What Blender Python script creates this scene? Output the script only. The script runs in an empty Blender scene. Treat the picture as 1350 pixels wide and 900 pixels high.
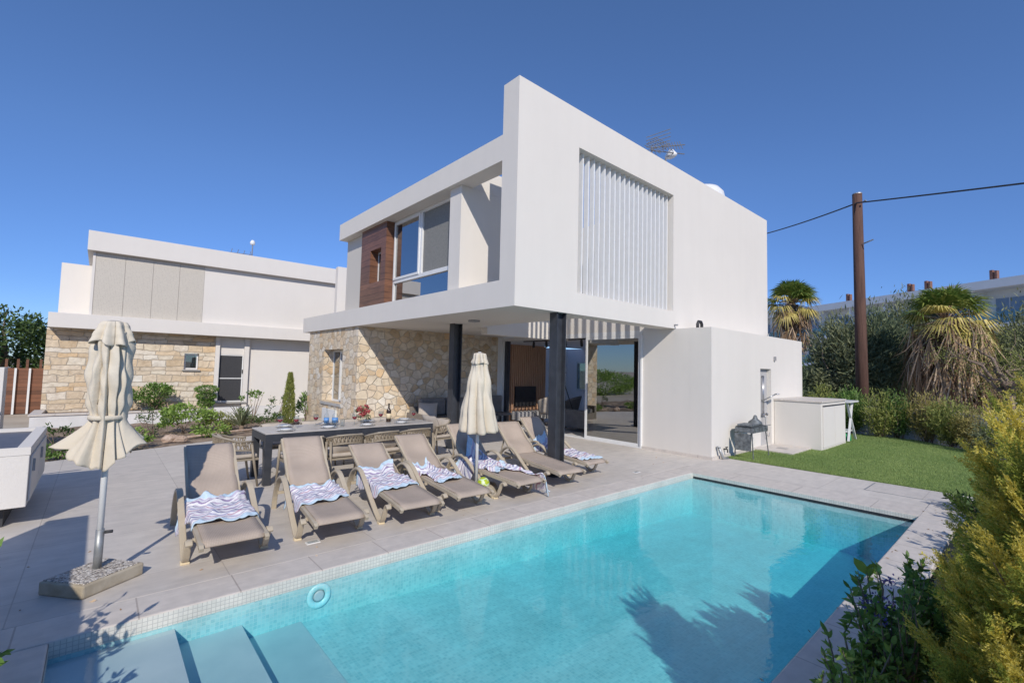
import bpy, bmesh, math, random
import numpy as np
from mathutils import Vector, Matrix, Quaternion

R = math.radians
S = bpy.context.scene
COL = S.collection
rng = np.random.default_rng(7)
random.seed(7)

# ------------------------------------------------------------------ materials
def new_mat(name):
    m = bpy.data.materials.new(name); m.use_nodes = True
    nt = m.node_tree
    for n in list(nt.nodes): nt.nodes.remove(n)
    out = nt.nodes.new('ShaderNodeOutputMaterial')
    b = nt.nodes.new('ShaderNodeBsdfPrincipled')
    nt.links.new(b.outputs[0], out.inputs[0])
    return m, nt, b, out

def N(nt, t, **kw):
    n = nt.nodes.new(t)
    for k, v in kw.items():
        if k in n.inputs.keys() if hasattr(n.inputs, 'keys') else False:
            n.inputs[k].default_value = v
        else:
            setattr(n, k, v)
    return n

def ramp(nt, stops, interp='LINEAR'):
    r = nt.nodes.new('ShaderNodeValToRGB'); cr = r.color_ramp
    cr.interpolation = interp
    while len(cr.elements) < len(stops): cr.elements.new(0.5)
    for e, (p, c) in zip(cr.elements, stops):
        e.position = p; e.color = (*c, 1) if len(c) == 3 else c
    return r

def coords(nt, scale=(1, 1, 1), rot=(0, 0, 0), loc=(0, 0, 0), kind='Object'):
    tc = nt.nodes.new('ShaderNodeTexCoord'); mp = nt.nodes.new('ShaderNodeMapping')
    mp.inputs['Scale'].default_value = scale; mp.inputs['Rotation'].default_value = rot
    mp.inputs['Location'].default_value = loc
    nt.links.new(tc.outputs[kind], mp.inputs[0])
    return mp.outputs[0]

def noise(nt, vec, scale, detail=4, rough=.55):
    n = nt.nodes.new('ShaderNodeTexNoise')
    n.inputs['Scale'].default_value = scale; n.inputs['Detail'].default_value = detail
    n.inputs['Roughness'].default_value = rough
    if vec is not None: nt.links.new(vec, n.inputs['Vector'])
    return n

def mixc(nt, a, b, fac, mode='MIX'):
    m = nt.nodes.new('ShaderNodeMix'); m.data_type = 'RGBA'; m.blend_type = mode
    for sock, v in ((m.inputs[0], fac), (m.inputs[6], a), (m.inputs[7], b)):
        if hasattr(v, 'is_output'): nt.links.new(v, sock)
        elif isinstance(v, (int, float)): sock.default_value = v
        else: sock.default_value = (*v, 1)
    return m.outputs[2]

def math_n(nt, op, a, b=None):
    m = nt.nodes.new('ShaderNodeMath'); m.operation = op
    for i, v in enumerate((a, b)):
        if v is None: continue
        if hasattr(v, 'is_output'): nt.links.new(v, m.inputs[i])
        else: m.inputs[i].default_value = v
    return m.outputs[0]

def bump(nt, b, h, strength=.2, dist=.01):
    bp = nt.nodes.new('ShaderNodeBump'); bp.inputs['Strength'].default_value = strength
    bp.inputs['Distance'].default_value = dist
    nt.links.new(h, bp.inputs['Height']); nt.links.new(bp.outputs[0], b.inputs['Normal'])
    return bp

def mat_noise(name, c1, c2, scale=6, rough=.6, bscale=60, bstr=.15, bdist=.003, metal=0, spec=.5, detail=5):
    m, nt, b, out = new_mat(name)
    v = coords(nt)
    n = noise(nt, v, scale, detail)
    r = ramp(nt, [(.35, c1), (.65, c2)])
    nt.links.new(n.outputs[0], r.inputs[0]); nt.links.new(r.outputs[0], b.inputs['Base Color'])
    b.inputs['Roughness'].default_value = rough; b.inputs['Metallic'].default_value = metal
    b.inputs['Specular IOR Level'].default_value = spec
    if bstr:
        n2 = noise(nt, v, bscale, 3)
        bump(nt, b, n2.outputs[0], bstr, bdist)
    return m

def mat_leaf(name, stops, rough=.55, trans=.25, spec=.3):
    """leaves: every leaf its own tone, some light through the blade"""
    m, nt, b, out = new_mat(name)
    g = nt.nodes.new('ShaderNodeNewGeometry')
    r = ramp(nt, stops)
    nt.links.new(g.outputs['Random Per Island'], r.inputs[0])
    nt.links.new(r.outputs[0], b.inputs['Base Color'])
    b.inputs['Roughness'].default_value = rough
    b.inputs['Specular IOR Level'].default_value = spec
    t = nt.nodes.new('ShaderNodeBsdfTranslucent'); nt.links.new(r.outputs[0], t.inputs[0])
    mx = nt.nodes.new('ShaderNodeMixShader'); mx.inputs[0].default_value = trans
    nt.links.new(b.outputs[0], mx.inputs[1]); nt.links.new(t.outputs[0], mx.inputs[2])
    nt.links.new(mx.outputs[0], out.inputs[0])
    return m

M = {}
def schlick(nt, f0, normal=None):
    """mirror share of a smooth surface, the same from both sides"""
    g = nt.nodes.new('ShaderNodeNewGeometry'); d = nt.nodes.new('ShaderNodeVectorMath'); d.operation = 'DOT_PRODUCT'
    nt.links.new(normal if normal is not None else g.outputs['Normal'], d.inputs[0]); nt.links.new(g.outputs['Incoming'], d.inputs[1])
    c = math_n(nt, 'SUBTRACT', 1.0, math_n(nt, 'MINIMUM', math_n(nt, 'ABSOLUTE', d.outputs['Value']), 1.0))
    return math_n(nt, 'ADD', f0, math_n(nt, 'MULTIPLY', math_n(nt, 'POWER', c, 5.0), 1 - f0))
def plaster(name, c, var=.03, streak=.02):
    m, nt, b, out = new_mat(name)
    v = coords(nt)
    n1 = noise(nt, v, .9, 5); n2 = noise(nt, coords(nt, (3, 3, .25)), 1.6, 4)
    c2 = tuple(x * (1 - var * 3) for x in c); c3 = tuple(x * (1 - streak * 3) for x in c)
    r = ramp(nt, [(.3, c2), (.7, c)]); nt.links.new(n1.outputs[0], r.inputs[0])
    r2 = ramp(nt, [(.35, c3), (.6, c)]); nt.links.new(n2.outputs[0], r2.inputs[0])
    nt.links.new(mixc(nt, r.outputs[0], r2.outputs[0], .5), b.inputs['Base Color'])
    b.inputs['Roughness'].default_value = .9; b.inputs['Specular IOR Level'].default_value = .2
    n3 = noise(nt, v, 90, 3); n4 = noise(nt, v, 4, 3)
    bump(nt, b, math_n(nt, 'ADD', n3.outputs[0], math_n(nt, 'MULTIPLY', n4.outputs[0], 1.5)), .4, .006)
    return m
M['white'] = plaster('white_plaster', (.735, .695, .64), .025, .010)
M['white2'] = plaster('neighbour_plaster', (.73, .69, .64), .025, .008)
M['cool'] = plaster('interior_paint', (.86, .85, .86), .01, .01)
M['grey_panel'] = plaster('grey_panel', (.46, .45, .45))
M['lower_white'] = plaster('planter_plaster', (.74, .73, .72), .05, .06)

def tiles(name, c1, c2, mortar, w, h, msize, offset=0, loc=(0, 0, 0), rough=.6, nscale=5, bstr=.3, axes=None, spec=.4, moist=True):
    m, nt, b, out = new_mat(name)
    v = coords(nt, loc=loc) if axes is None else axes(nt)
    br = nt.nodes.new('ShaderNodeTexBrick')
    br.offset = offset; br.inputs['Scale'].default_value = 1
    br.inputs['Brick Width'].default_value = w; br.inputs['Row Height'].default_value = h
    br.inputs['Mortar Size'].default_value = msize; br.inputs['Mortar Smooth'].default_value = .1
    br.inputs['Color1'].default_value = (*c1, 1); br.inputs['Color2'].default_value = (*c2, 1)
    br.inputs['Mortar'].default_value = (*mortar, 1)
    nt.links.new(v, br.inputs['Vector'])
    n = noise(nt, coords(nt), nscale, 6, .6)
    n2 = noise(nt, coords(nt, (1, 6, 1)), 2.2, 5, .6)
    r = ramp(nt, [(.3, (.80, .80, .80)), (.7, (1.08, 1.07, 1.06))])
    mm = math_n(nt, 'ADD', math_n(nt, 'MULTIPLY', n.outputs[0], .6), math_n(nt, 'MULTIPLY', n2.outputs[0], .4))
    nt.links.new(mm, r.inputs[0])
    nt.links.new(mixc(nt, br.outputs['Color'], r.outputs[0], 1.0, 'MULTIPLY'), b.inputs['Base Color'])
    b.inputs['Roughness'].default_value = rough; b.inputs['Specular IOR Level'].default_value = spec
    n3 = noise(nt, coords(nt), 70, 3)
    inv = math_n(nt, 'SUBTRACT', 1.0, br.outputs['Fac'])
    bump(nt, b, math_n(nt, 'ADD', inv, math_n(nt, 'MULTIPLY', n3.outputs[0], .25)), bstr, .004)
    return m
M['deck'] = tiles('deck_tile', (.58, .535, .485), (.635, .59, .535), (.46, .42, .38), 1.2, 1.2, .004, 0, (.35, .2, 0))
M['coping'] = tiles('coping_stone', (.63, .58, .525), (.655, .60, .545), (.44, .39, .35), .575, 5.0, .005, 0, (-.28, .5, 0), nscale=9)
M['coping_v'] = tiles('coping_stone_across', (.615, .565, .51), (.64, .59, .535), (.42, .375, .34), 5.0, .9, .005, 0, (.5, .33, 0), nscale=9)

def mosaic_axes(sc):
    def f(nt):
        # pick the two in-plane axes from the face normal
        tc = nt.nodes.new('ShaderNodeTexCoord'); g = nt.nodes.new('ShaderNodeNewGeometry')
        sp = nt.nodes.new('ShaderNodeSeparateXYZ'); nt.links.new(tc.outputs['Object'], sp.inputs[0])
        sn = nt.nodes.new('ShaderNodeSeparateXYZ'); nt.links.new(g.outputs['True Normal'], sn.inputs[0])
        isx = math_n(nt, 'GREATER_THAN', math_n(nt, 'ABSOLUTE', sn.outputs[0]), .7)
        isz = math_n(nt, 'GREATER_THAN', math_n(nt, 'ABSOLUTE', sn.outputs[2]), .7)
        u = nt.nodes.new('ShaderNodeMix'); u.data_type = 'FLOAT'
        nt.links.new(isx, u.inputs[0]); nt.links.new(sp.outputs[0], u.inputs[2]); nt.links.new(sp.outputs[1], u.inputs[3])
        w = nt.nodes.new('ShaderNodeMix'); w.data_type = 'FLOAT'
        nt.links.new(isz, w.inputs[0]); nt.links.new(sp.outputs[2], w.inputs[2]); nt.links.new(sp.outputs[1], w.inputs[3])
        cb = nt.nodes.new('ShaderNodeCombineXYZ'); nt.links.new(u.outputs[0], cb.inputs[0]); nt.links.new(w.outputs[0], cb.inputs[1])
        mp = nt.nodes.new('ShaderNodeMapping'); mp.inputs['Scale'].default_value = (sc, sc, sc)
        nt.links.new(cb.outputs[0], mp.inputs[0])
        return mp.outputs[0]
    return f
def mosaic(name, c1, c2, mortar, nscale=3):
    return tiles(name, c1, c2, mortar, .027, .027, .002, 0, rough=.35, nscale=nscale, bstr=.15, axes=mosaic_axes(1.0))
M['mosaic'] = mosaic('pool_mosaic', (.29, .585, .62), (.43, .715, .73), (.47, .70, .71))  # tone contrast between tiles widened to imitate the mottle of caustic light
M['mosaic_white'] = mosaic('waterline_mosaic', (.74, .72, .66), (.66, .65, .60), (.5, .49, .46))
M['mosaic_riser'] = mosaic('riser_mosaic', (.34, .72, .76), (.42, .78, .81), (.52, .78, .80))
M['tread'] = mat_noise('pool_tread', (.40, .49, .52), (.48, .56, .58), 3, .5, 30, .05)

def water():
    m, nt, b, out = new_mat('pool_water_surface')
    nt.nodes.remove(b)
    v = coords(nt)
    n1 = noise(nt, v, 9, 2, .5); n2 = noise(nt, v, 26, 2, .5)
    h = math_n(nt, 'ADD', n1.outputs[0], math_n(nt, 'MULTIPLY', n2.outputs[0], .35))
    bp = nt.nodes.new('ShaderNodeBump'); bp.inputs['Strength'].default_value = .10; bp.inputs['Distance'].default_value = .012
    nt.links.new(h, bp.inputs['Height'])
    fr = schlick(nt, .022, bp.outputs[0])
    gl = nt.nodes.new('ShaderNodeBsdfGlossy'); gl.inputs['Roughness'].default_value = .0; nt.links.new(bp.outputs[0], gl.inputs['Normal'])
    tr = nt.nodes.new('ShaderNodeBsdfTransparent'); tr.inputs[0].default_value = (.985, .995, 1, 1)
    rf = nt.nodes.new('ShaderNodeBsdfRefraction'); rf.inputs['Roughness'].default_value = 0; rf.inputs['IOR'].default_value = 1.02
    rf.inputs[0].default_value = (.985, .995, 1, 1); nt.links.new(bp.outputs[0], rf.inputs['Normal'])
    m1 = nt.nodes.new('ShaderNodeMixShader'); m1.inputs[0].default_value = 0.0
    nt.links.new(tr.outputs[0], m1.inputs[1]); nt.links.new(rf.outputs[0], m1.inputs[2])
    va = nt.nodes.new('ShaderNodeVolumeAbsorption'); va.inputs['Color'].default_value = (.50, .945, .975, 1); va.inputs['Density'].default_value = 1.35
    nt.links.new(va.outputs[0], out.inputs['Volume'])
    mx = nt.nodes.new('ShaderNodeMixShader'); nt.links.new(fr, mx.inputs[0])
    nt.links.new(m1.outputs[0], mx.inputs[1]); nt.links.new(gl.outputs[0], mx.inputs[2])
    nt.links.new(mx.outputs[0], out.inputs[0])
    return m
M['water'] = water()

def glass(name, tint=(.85, .9, .88), ior=1.5, boost=0.0):
    m, nt, b, out = new_mat(name); nt.nodes.remove(b)
    gl = nt.nodes.new('ShaderNodeBsdfGlossy'); gl.inputs['Roughness'].default_value = 0
    tr = nt.nodes.new('ShaderNodeBsdfTransparent'); tr.inputs[0].default_value = (*tint, 1)
    f = math_n(nt, 'MINIMUM', schlick(nt, .03 + boost), 1.0)
    mx = nt.nodes.new('ShaderNodeMixShader'); nt.links.new(f, mx.inputs[0])
    nt.links.new(tr.outputs[0], mx.inputs[1]); nt.links.new(gl.outputs[0], mx.inputs[2]); nt.links.new(mx.outputs[0], out.inputs[0])
    return m
M['glass'] = glass('window_glass', (.45, .52, .5), 1.5, .22)
M['glass_up'] = glass('coated_window_glass', (.25, .3, .34), 1.5, .5)
M['glass_door'] = glass('sliding_door_glass', (.42, .47, .42), 1.5, .42)
M['glass_clear'] = glass('drinking_glass', (.93, .95, .95), 1.45, .03)
M['glass_balcony'] = glass('balcony_glass', (.62, .78, .76), 1.5, .06)

def stone(name, sx, sz, cols, mortar, edge=.05, wobble=.10):
    """irregular natural stone cladding: voronoi stones, light mortar, relief"""
    m, nt, b, out = new_mat(name)
    tc = nt.nodes.new('ShaderNodeTexCoord')
    sp = nt.nodes.new('ShaderNodeSeparateXYZ'); nt.links.new(tc.outputs['Object'], sp.inputs[0])
    u = math_n(nt, 'ADD', sp.outputs[0], sp.outputs[1])
    cb = nt.nodes.new('ShaderNodeCombineXYZ'); nt.links.new(u, cb.inputs[0]); nt.links.new(sp.outputs[2], cb.inputs[1])
    nz = noise(nt, cb.outputs[0], 2.3, 2)
    wv = nt.nodes.new('ShaderNodeVectorMath'); wv.operation = 'MULTIPLY_ADD'
    wv.inputs[1].default_value = (wobble, wobble, 0); nt.links.new(nz.outputs['Color'], wv.inputs[0]); nt.links.new(cb.outputs[0], wv.inputs[2])
    mp = nt.nodes.new('ShaderNodeMapping'); mp.inputs['Scale'].default_value = (sx, sz, 1); nt.links.new(wv.outputs[0], mp.inputs[0])
    def vor(feat):
        v = nt.nodes.new('ShaderNodeTexVoronoi'); v.voronoi_dimensions = '2D'; v.feature = feat
        v.distance = 'CHEBYCHEV' if feat == 'F1' else v.distance
        v.inputs['Scale'].default_value = 1; v.inputs['Randomness'].default_value = .72
        nt.links.new(mp.outputs[0], v.inputs['Vector']); return v
    v1 = nt.nodes.new('ShaderNodeTexVoronoi'); v1.voronoi_dimensions = '2D'; v1.feature = 'F1'
    v1.inputs['Scale'].default_value = 1; v1.inputs['Randomness'].default_value = .8; nt.links.new(mp.outputs[0], v1.inputs['Vector'])
    v2 = nt.nodes.new('ShaderNodeTexVoronoi'); v2.voronoi_dimensions = '2D'; v2.feature = 'DISTANCE_TO_EDGE'
    v2.inputs['Scale'].default_value = 1; v2.inputs['Randomness'].default_value = .8; nt.links.new(mp.outputs[0], v2.inputs['Vector'])
    sc = nt.nodes.new('ShaderNodeSeparateColor'); nt.links.new(v1.outputs['Color'], sc.inputs[0])
    r = ramp(nt, cols); nt.links.new(sc.outputs[0], r.inputs[0])
    fine = noise(nt, tc.outputs['Object'], 7, 8, .65); fr = ramp(nt, [(.25, (.66, .62, .58)), (.5, (.95, .94, .93)), (.75, (1.12, 1.1, 1.08))])
    nt.links.new(fine.outputs[0], fr.inputs[0])
    c = mixc(nt, r.outputs[0], fr.outputs[0], 1.0, 'MULTIPLY')
    e0 = math_n(nt, 'ADD', v2.outputs[0], math_n(nt, 'MULTIPLY', math_n(nt, 'SUBTRACT', noise(nt, tc.outputs['Object'], 14, 3).outputs[0], .5), .05))
    er = ramp(nt, [(edge * .45, (0, 0, 0)), (edge, (1, 1, 1))]); nt.links.new(e0, er.inputs[0])
    nt.links.new(mixc(nt, mortar, c, er.outputs[0]), b.inputs['Base Color'])
    b.inputs['Roughness'].default_value = .92; b.inputs['Specular IOR Level'].default_value = .15
    hr = ramp(nt, [(0, (0, 0, 0)), (edge * 1.5, (1, 1, 1))]); nt.links.new(e0, hr.inputs[0])
    h = math_n(nt, 'ADD', math_n(nt, 'MULTIPLY', hr.outputs[0], 1.0), math_n(nt, 'MULTIPLY', fine.outputs[0], .9))
    h = math_n(nt, 'ADD', h, math_n(nt, 'MULTIPLY', sc.outputs[1], .5))
    bump(nt, b, h, .8, .02)
    return m
WARM = [(0, (.56, .42, .27)), (.15, (.70, .58, .42)), (.35, (.76, .68, .55)), (.5, (.70, .51, .31)), (.65, (.78, .72, .62)), (.82, (.62, .48, .32)), (1, (.80, .75, .66))]
M['stone'] = stone('villa_stone_cladding', 4.9, 6.2, WARM, (.63, .55, .44), .05, .16)
def ashlar(name, w_, h_, cols, mortar):
    """roughly coursed stone: uneven rows of blocks, each block its own tone"""
    m, nt, b, out = new_mat(name)
    tc = nt.nodes.new('ShaderNodeTexCoord'); sp = nt.nodes.new('ShaderNodeSeparateXYZ'); nt.links.new(tc.outputs['Object'], sp.inputs[0])
    u = math_n(nt, 'ADD', sp.outputs[0], sp.outputs[1])
    zz = math_n(nt, 'ADD', sp.outputs[2], math_n(nt, 'MULTIPLY', math_n(nt, 'SINE', math_n(nt, 'MULTIPLY', sp.outputs[2], 14.0)), .028))
    cb = nt.nodes.new('ShaderNodeCombineXYZ'); nt.links.new(u, cb.inputs[0]); nt.links.new(zz, cb.inputs[1])
    nz = noise(nt, cb.outputs[0], 3.2, 2); wv = nt.nodes.new('ShaderNodeVectorMath'); wv.operation = 'MULTIPLY_ADD'
    wv.inputs[1].default_value = (.19, .13, 0); nt.links.new(nz.outputs['Color'], wv.inputs[0]); nt.links.new(cb.outputs[0], wv.inputs[2])
    br = nt.nodes.new('ShaderNodeTexBrick'); br.offset = .43; br.squash = 1.7; br.squash_frequency = 3; br.inputs['Scale'].default_value = 1
    br.inputs['Brick Width'].default_value = w_; br.inputs['Row Height'].default_value = h_; br.inputs['Mortar Size'].default_value = .010; br.inputs['Mortar Smooth'].default_value = .6
    br.inputs['Color1'].default_value = (0, 0, 0, 1); br.inputs['Color2'].default_value = (1, 1, 1, 1); br.inputs['Mortar'].default_value = (.5, .5, .5, 1)
    nt.links.new(wv.outputs[0], br.inputs['Vector'])
    r = ramp(nt, cols); nt.links.new(br.outputs['Color'], r.inputs[0])
    fine = noise(nt, tc.outputs['Object'], 8, 8, .65); fr = ramp(nt, [(.25, (.74, .70, .66)), (.5, (.95, .94, .93)), (.75, (1.1, 1.09, 1.07))]); nt.links.new(fine.outputs[0], fr.inputs[0])
    c = mixc(nt, r.outputs[0], fr.outputs[0], 1.0, 'MULTIPLY')
    nt.links.new(mixc(nt, c, mortar, br.outputs['Fac']), b.inputs['Base Color'])
    b.inputs['Roughness'].default_value = .92; b.inputs['Specular IOR Level'].default_value = .15
    h = math_n(nt, 'ADD', math_n(nt, 'MULTIPLY', math_n(nt, 'SUBTRACT', 1.0, br.outputs['Fac']), .8), fine.outputs[0])
    bump(nt, b, h, 1.0, .03)
    return m
M['stone2'] = ashlar('neighbour_stone_cladding', .36, .155, WARM, (.58, .49, .38))

def wood(name, c1, c2, axis_scale, rough=.5, plank=None):
    m, nt, b, out = new_mat(name)
    v = coords(nt, axis_scale)
    n = noise(nt, v, 3.0, 7, .65)
    r = ramp(nt, [(.3, c1), (.55, c2), (.75, tuple(x * .8 for x in c1))]); nt.links.new(n.outputs[0], r.inputs[0])
    col = r.outputs[0]
    h = n.outputs[0]
    if plank:
        tc = nt.nodes.new('ShaderNodeTexCoord'); sp = nt.nodes.new('ShaderNodeSeparateXYZ'); nt.links.new(tc.outputs['Object'], sp.inputs[0])
        z = math_n(nt, 'DIVIDE', sp.outputs[2], plank); fl = math_n(nt, 'FLOOR', z); fc = math_n(nt, 'FRACT', z)
        wn = nt.nodes.new('ShaderNodeTexWhiteNoise'); wn.noise_dimensions = '1D'; nt.links.new(fl, wn.inputs['W'])
        pr = ramp(nt, [(0, (.7, .7, .7)), (1, (1.25, 1.2, 1.15))]); nt.links.new(wn.outputs[0], pr.inputs[0])
        col = mixc(nt, col, pr.outputs[0], 1.0, 'MULTIPLY')
        gap = math_n(nt, 'GREATER_THAN', fc, .06)
        gr = ramp(nt, [(0, (.25, .22, .2)), (1, (1, 1, 1))]); nt.links.new(gap, gr.inputs[0])
        col = mixc(nt, col, gr.outputs[0], 1.0, 'MULTIPLY'); h = gap
    nt.links.new(col, b.inputs['Base Color']); b.inputs['Roughness'].default_value = rough
    bump(nt, b, h, .3, .004)
    return m
M['wood_clad'] = wood('walnut_cladding', (.10, .045, .028), (.22, .105, .062), (.8, .8, 9), .45, .135)
M['wood_slat'] = wood('slat_wood', (.46, .26, .16), (.62, .38, .24), (9, 9, .6), .5)
M['fence_wood'] = wood('fence_board_wood', (.13, .055, .03), (.20, .09, .05), (1, 1, 12), .7, .12)
M['pole_wood'] = wood('creosoted_pole_wood', (.055, .026, .019), (.12, .062, .045), (6, 6, .35), .85)
M['bark'] = wood('bark', (.13, .10, .075), (.24, .19, .145), (6, 6, 1), .95)
M['palm_bark'] = wood('palm_bark', (.16, .11, .08), (.28, .2, .14), (2, 2, 8), .95)

def screen(name, c, hole, sc):
    m, nt, b, out = new_mat(name)
    v = nt.nodes.new('ShaderNodeTexVoronoi'); v.inputs['Scale'].default_value = sc; v.inputs['Randomness'].default_value = .15
    nt.links.new(coords(nt), v.inputs['Vector'])
    r = ramp(nt, [(.28, hole), (.38, c)]); nt.links.new(v.outputs['Distance'], r.inputs[0])
    nt.links.new(r.outputs[0], b.inputs['Base Color']); b.inputs['Roughness'].default_value = .6
    return m
M['screen'] = screen('perforated_sheet', (.60, .56, .50), (.13, .12, .10), 17)
M['screen2'] = screen('perforated_sheet_large', (.56, .515, .445), (.40, .365, .315), 30)
M['charcoal'] = mat_noise('charcoal_paint', (.034, .037, .045), (.048, .052, .062), 8, .42, 80, .04)
M['alu_white'] = mat_noise('white_aluminium', (.72, .72, .71), (.76, .76, .75), 8, .35, 80, .03)
M['louvre'] = mat_noise('louvre_paint', (.74, .74, .73), (.78, .78, .77), 8, .45, 80, .03)
M['alu_grey'] = mat_noise('grey_aluminium', (.30, .30, .31), (.34, .34, .35), 8, .4, 80, .03)
M['dark'] = mat_noise('dark_mesh', (.035, .036, .04), (.05, .05, .055), 40, .75, 200, .1)
M['black'] = mat_noise('black_metal', (.02, .02, .022), (.035, .035, .038), 10, .5, 80, .05)
M['screen_grey'] = mat_noise('insect_screen', (.20, .20, .19), (.24, .24, .225), 30, .8, 200, .1)
M['steel'] = mat_noise('brushed_steel', (.45, .45, .46), (.58, .58, .6), 20, .32, 60, .1, metal=1)
M['galv'] = mat_noise('galvanised_steel', (.30, .31, .31), (.42, .43, .43), 12, .5, 60, .1, metal=.6)
M['dirty_steel'] = mat_noise('sooty_steel', (.10, .11, .115), (.24, .26, .27), 14, .6, 50, .2, metal=.5)
M['chaise'] = mat_noise('taupe_resin', (.45, .38, .28), (.50, .43, .325), 5, .45, 90, .05)
def sling():
    m, nt, b, out = new_mat('woven_sling')
    w = nt.nodes.new('ShaderNodeTexWave'); w.inputs['Scale'].default_value = 28; w.bands_direction = 'X'
    w2 = nt.nodes.new('ShaderNodeTexWave'); w2.inputs['Scale'].default_value = 28; w2.bands_direction = 'Y'
    v = coords(nt); nt.links.new(v, w.inputs['Vector']); nt.links.new(v, w2.inputs['Vector'])
    mm = math_n(nt, 'MULTIPLY', w.outputs['Fac'], w2.outputs['Fac'])
    r = ramp(nt, [(0, (.38, .31, .25)), (.6, (.49, .40, .33))]); nt.links.new(mm, r.inputs[0])
    n = noise(nt, v, 4, 4); rr = ramp(nt, [(.3, (.9, .9, .9)), (.7, (1.06, 1.06, 1.06))]); nt.links.new(n.outputs[0], rr.inputs[0])
    nt.links.new(mixc(nt, r.outputs[0], rr.outputs[0], 1, 'MULTIPLY'), b.inputs['Base Color'])
    b.inputs['Roughness'].default_value = .75; bump(nt, b, mm, .25, .002)
    return m
M['sling'] = sling()
M['canvas'] = mat_noise('cream_canvas', (.60, .53, .42), (.66, .595, .485), 3, .9, 14, .55, .012, spec=.15)
M['pebble'] = None
def pebbledash():
    m, nt, b, out = new_mat('exposed_aggregate')
    v = nt.nodes.new('ShaderNodeTexVoronoi'); v.inputs['Scale'].default_value = 75; nt.links.new(coords(nt), v.inputs['Vector'])
    sc = nt.nodes.new('ShaderNodeSeparateColor'); nt.links.new(v.outputs['Color'], sc.inputs[0])
    r = ramp(nt, [(0, (.16, .14, .12)), (.3, (.38, .33, .28)), (.6, (.52, .47, .41)), (1, (.70, .66, .60))]); nt.links.new(sc.outputs[0], r.inputs[0])
    nt.links.new(r.outputs[0], b.inputs['Base Color']); b.inputs['Roughness'].default_value = .85
    bump(nt, b, math_n(nt, 'SUBTRACT', 1.0, v.outputs['Distance']), .8, .01)
    return m
M['pebble'] = pebbledash()
M['cement'] = mat_noise('mossy_cement', (.36, .30, .21), (.50, .44, .34), 7, .9, 40, .4, .006)
M['soil'] = mat_noise('garden_soil', (.15, .105, .075), (.34, .26, .19), 5, .95, 30, .8, .03, detail=9)
M['ground'] = mat_noise('dry_ground', (.36, .31, .25), (.45, .40, .33), .7, .95, 12, .6, .03, detail=9)
M['gravel'] = mat_noise('dry_leaf_litter', (.11, .085, .06), (.27, .21, .155), 16, .95, 40, .9, .03, detail=9)
M['turf_base'] = mat_noise('turf_backing', (.13, .18, .055), (.18, .23, .075), 3, .9, 60, .6, .02)
M['wicker'] = mat_noise('taupe_rope', (.20, .16, .11), (.29, .235, .165), 60, .8, 200, .5, .004)
M['chair_frame'] = mat_noise('dark_taupe_metal', (.27, .225, .165), (.33, .28, .21), 5, .45, 90, .05)
M['cushion'] = mat_noise('beige_cushion', (.43, .375, .315), (.49, .43, .365), 8, .9, 150, .2, .002)
M['grey_fabric'] = mat_noise('grey_upholstery', (.17, .16, .155), (.22, .21, .20), 8, .9, 150, .2, .002)
M['sofa_rattan'] = mat_noise('brown_grey_rattan', (.17, .145, .12), (.24, .21, .18), 60, .8, 120, .5, .004)
M['table_top'] = mat_noise('pale_table_top', (.45, .42, .39), (.52, .49, .455), 5, .3, 80, .05)
M['china'] = mat_noise('white_china', (.78, .78, .77), (.8, .8, .79), 5, .2, 50, 0)
M['wine'] = mat_noise('red_wine', (.23, .008, .02), (.28, .012, .03), 5, .15, 50, 0)
M['bottle'] = mat_noise('brown_bottle_glass', (.03, .018, .012), (.045, .025, .015), 5, .1, 50, 0)
M['blue_label'] = mat_noise('blue_label_paper', (.10, .25, .55), (.14, .32, .62), 20, .5, 50, 0)
M['cream_label'] = mat_noise('cream_label_paper', (.68, .56, .36), (.74, .62, .42), 20, .6, 50, 0)
M['petal'] = mat_leaf('red_petals', [(0, (.38, .03, .05)), (.5, (.55, .10, .11)), (1, (.62, .25, .22))], .6, .2)
M['purple'] = mat_leaf('purple_petals', [(0, (.10, .08, .25)), (1, (.22, .18, .45))], .6, .2)
M['brick'] = mat_noise('brick_red_render', (.17, .085, .065), (.24, .12, .09), 6, .9, 60, .3)
M['concrete'] = mat_noise('grey_concrete', (.38, .37, .35), (.45, .44, .42), 4, .85, 50, .2)
M['hotel'] = mat_noise('hotel_render', (.82, .82, .80), (.86, .86, .84), 1, .85, 40, .1)
M['hotel_shutter'] = mat_noise('blue_blind', (.22, .31, .44), (.28, .37, .50), 4, .4, 40, .05)
M['counter_top'] = mat_noise('dark_slate_top', (.085, .085, .10), (.115, .115, .13), 6, .45, 40, .05)
M['antenna'] = mat_noise('antenna_aluminium', (.22, .22, .23), (.28, .28, .29), 10, .5, 60, .05, metal=.5)
M['green_plastic'] = mat_noise('green_plastic', (.02, .30, .10), (.03, .35, .13), 10, .4, 60, .05)
M['rock'] = mat_noise('tan_rock', (.38, .27, .2), (.52, .41, .33), 9, .95, 30, .8, .02)

def ball_mat():
    m, nt, b, out = new_mat('green_ball_rubber')
    v = nt.nodes.new('ShaderNodeTexVoronoi'); v.feature = 'DISTANCE_TO_EDGE'; v.inputs['Scale'].default_value = 13
    nt.links.new(coords(nt), v.inputs['Vector'])
    r = ramp(nt, [(.06, (.62, .74, .48)), (.1, (.42, .52, .03))]); nt.links.new(v.outputs['Distance'], r.inputs[0])
    nt.links.new(r.outputs[0], b.inputs['Base Color']); b.inputs['Roughness'].default_value = .4
    return m
M['ball'] = ball_mat()

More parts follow.
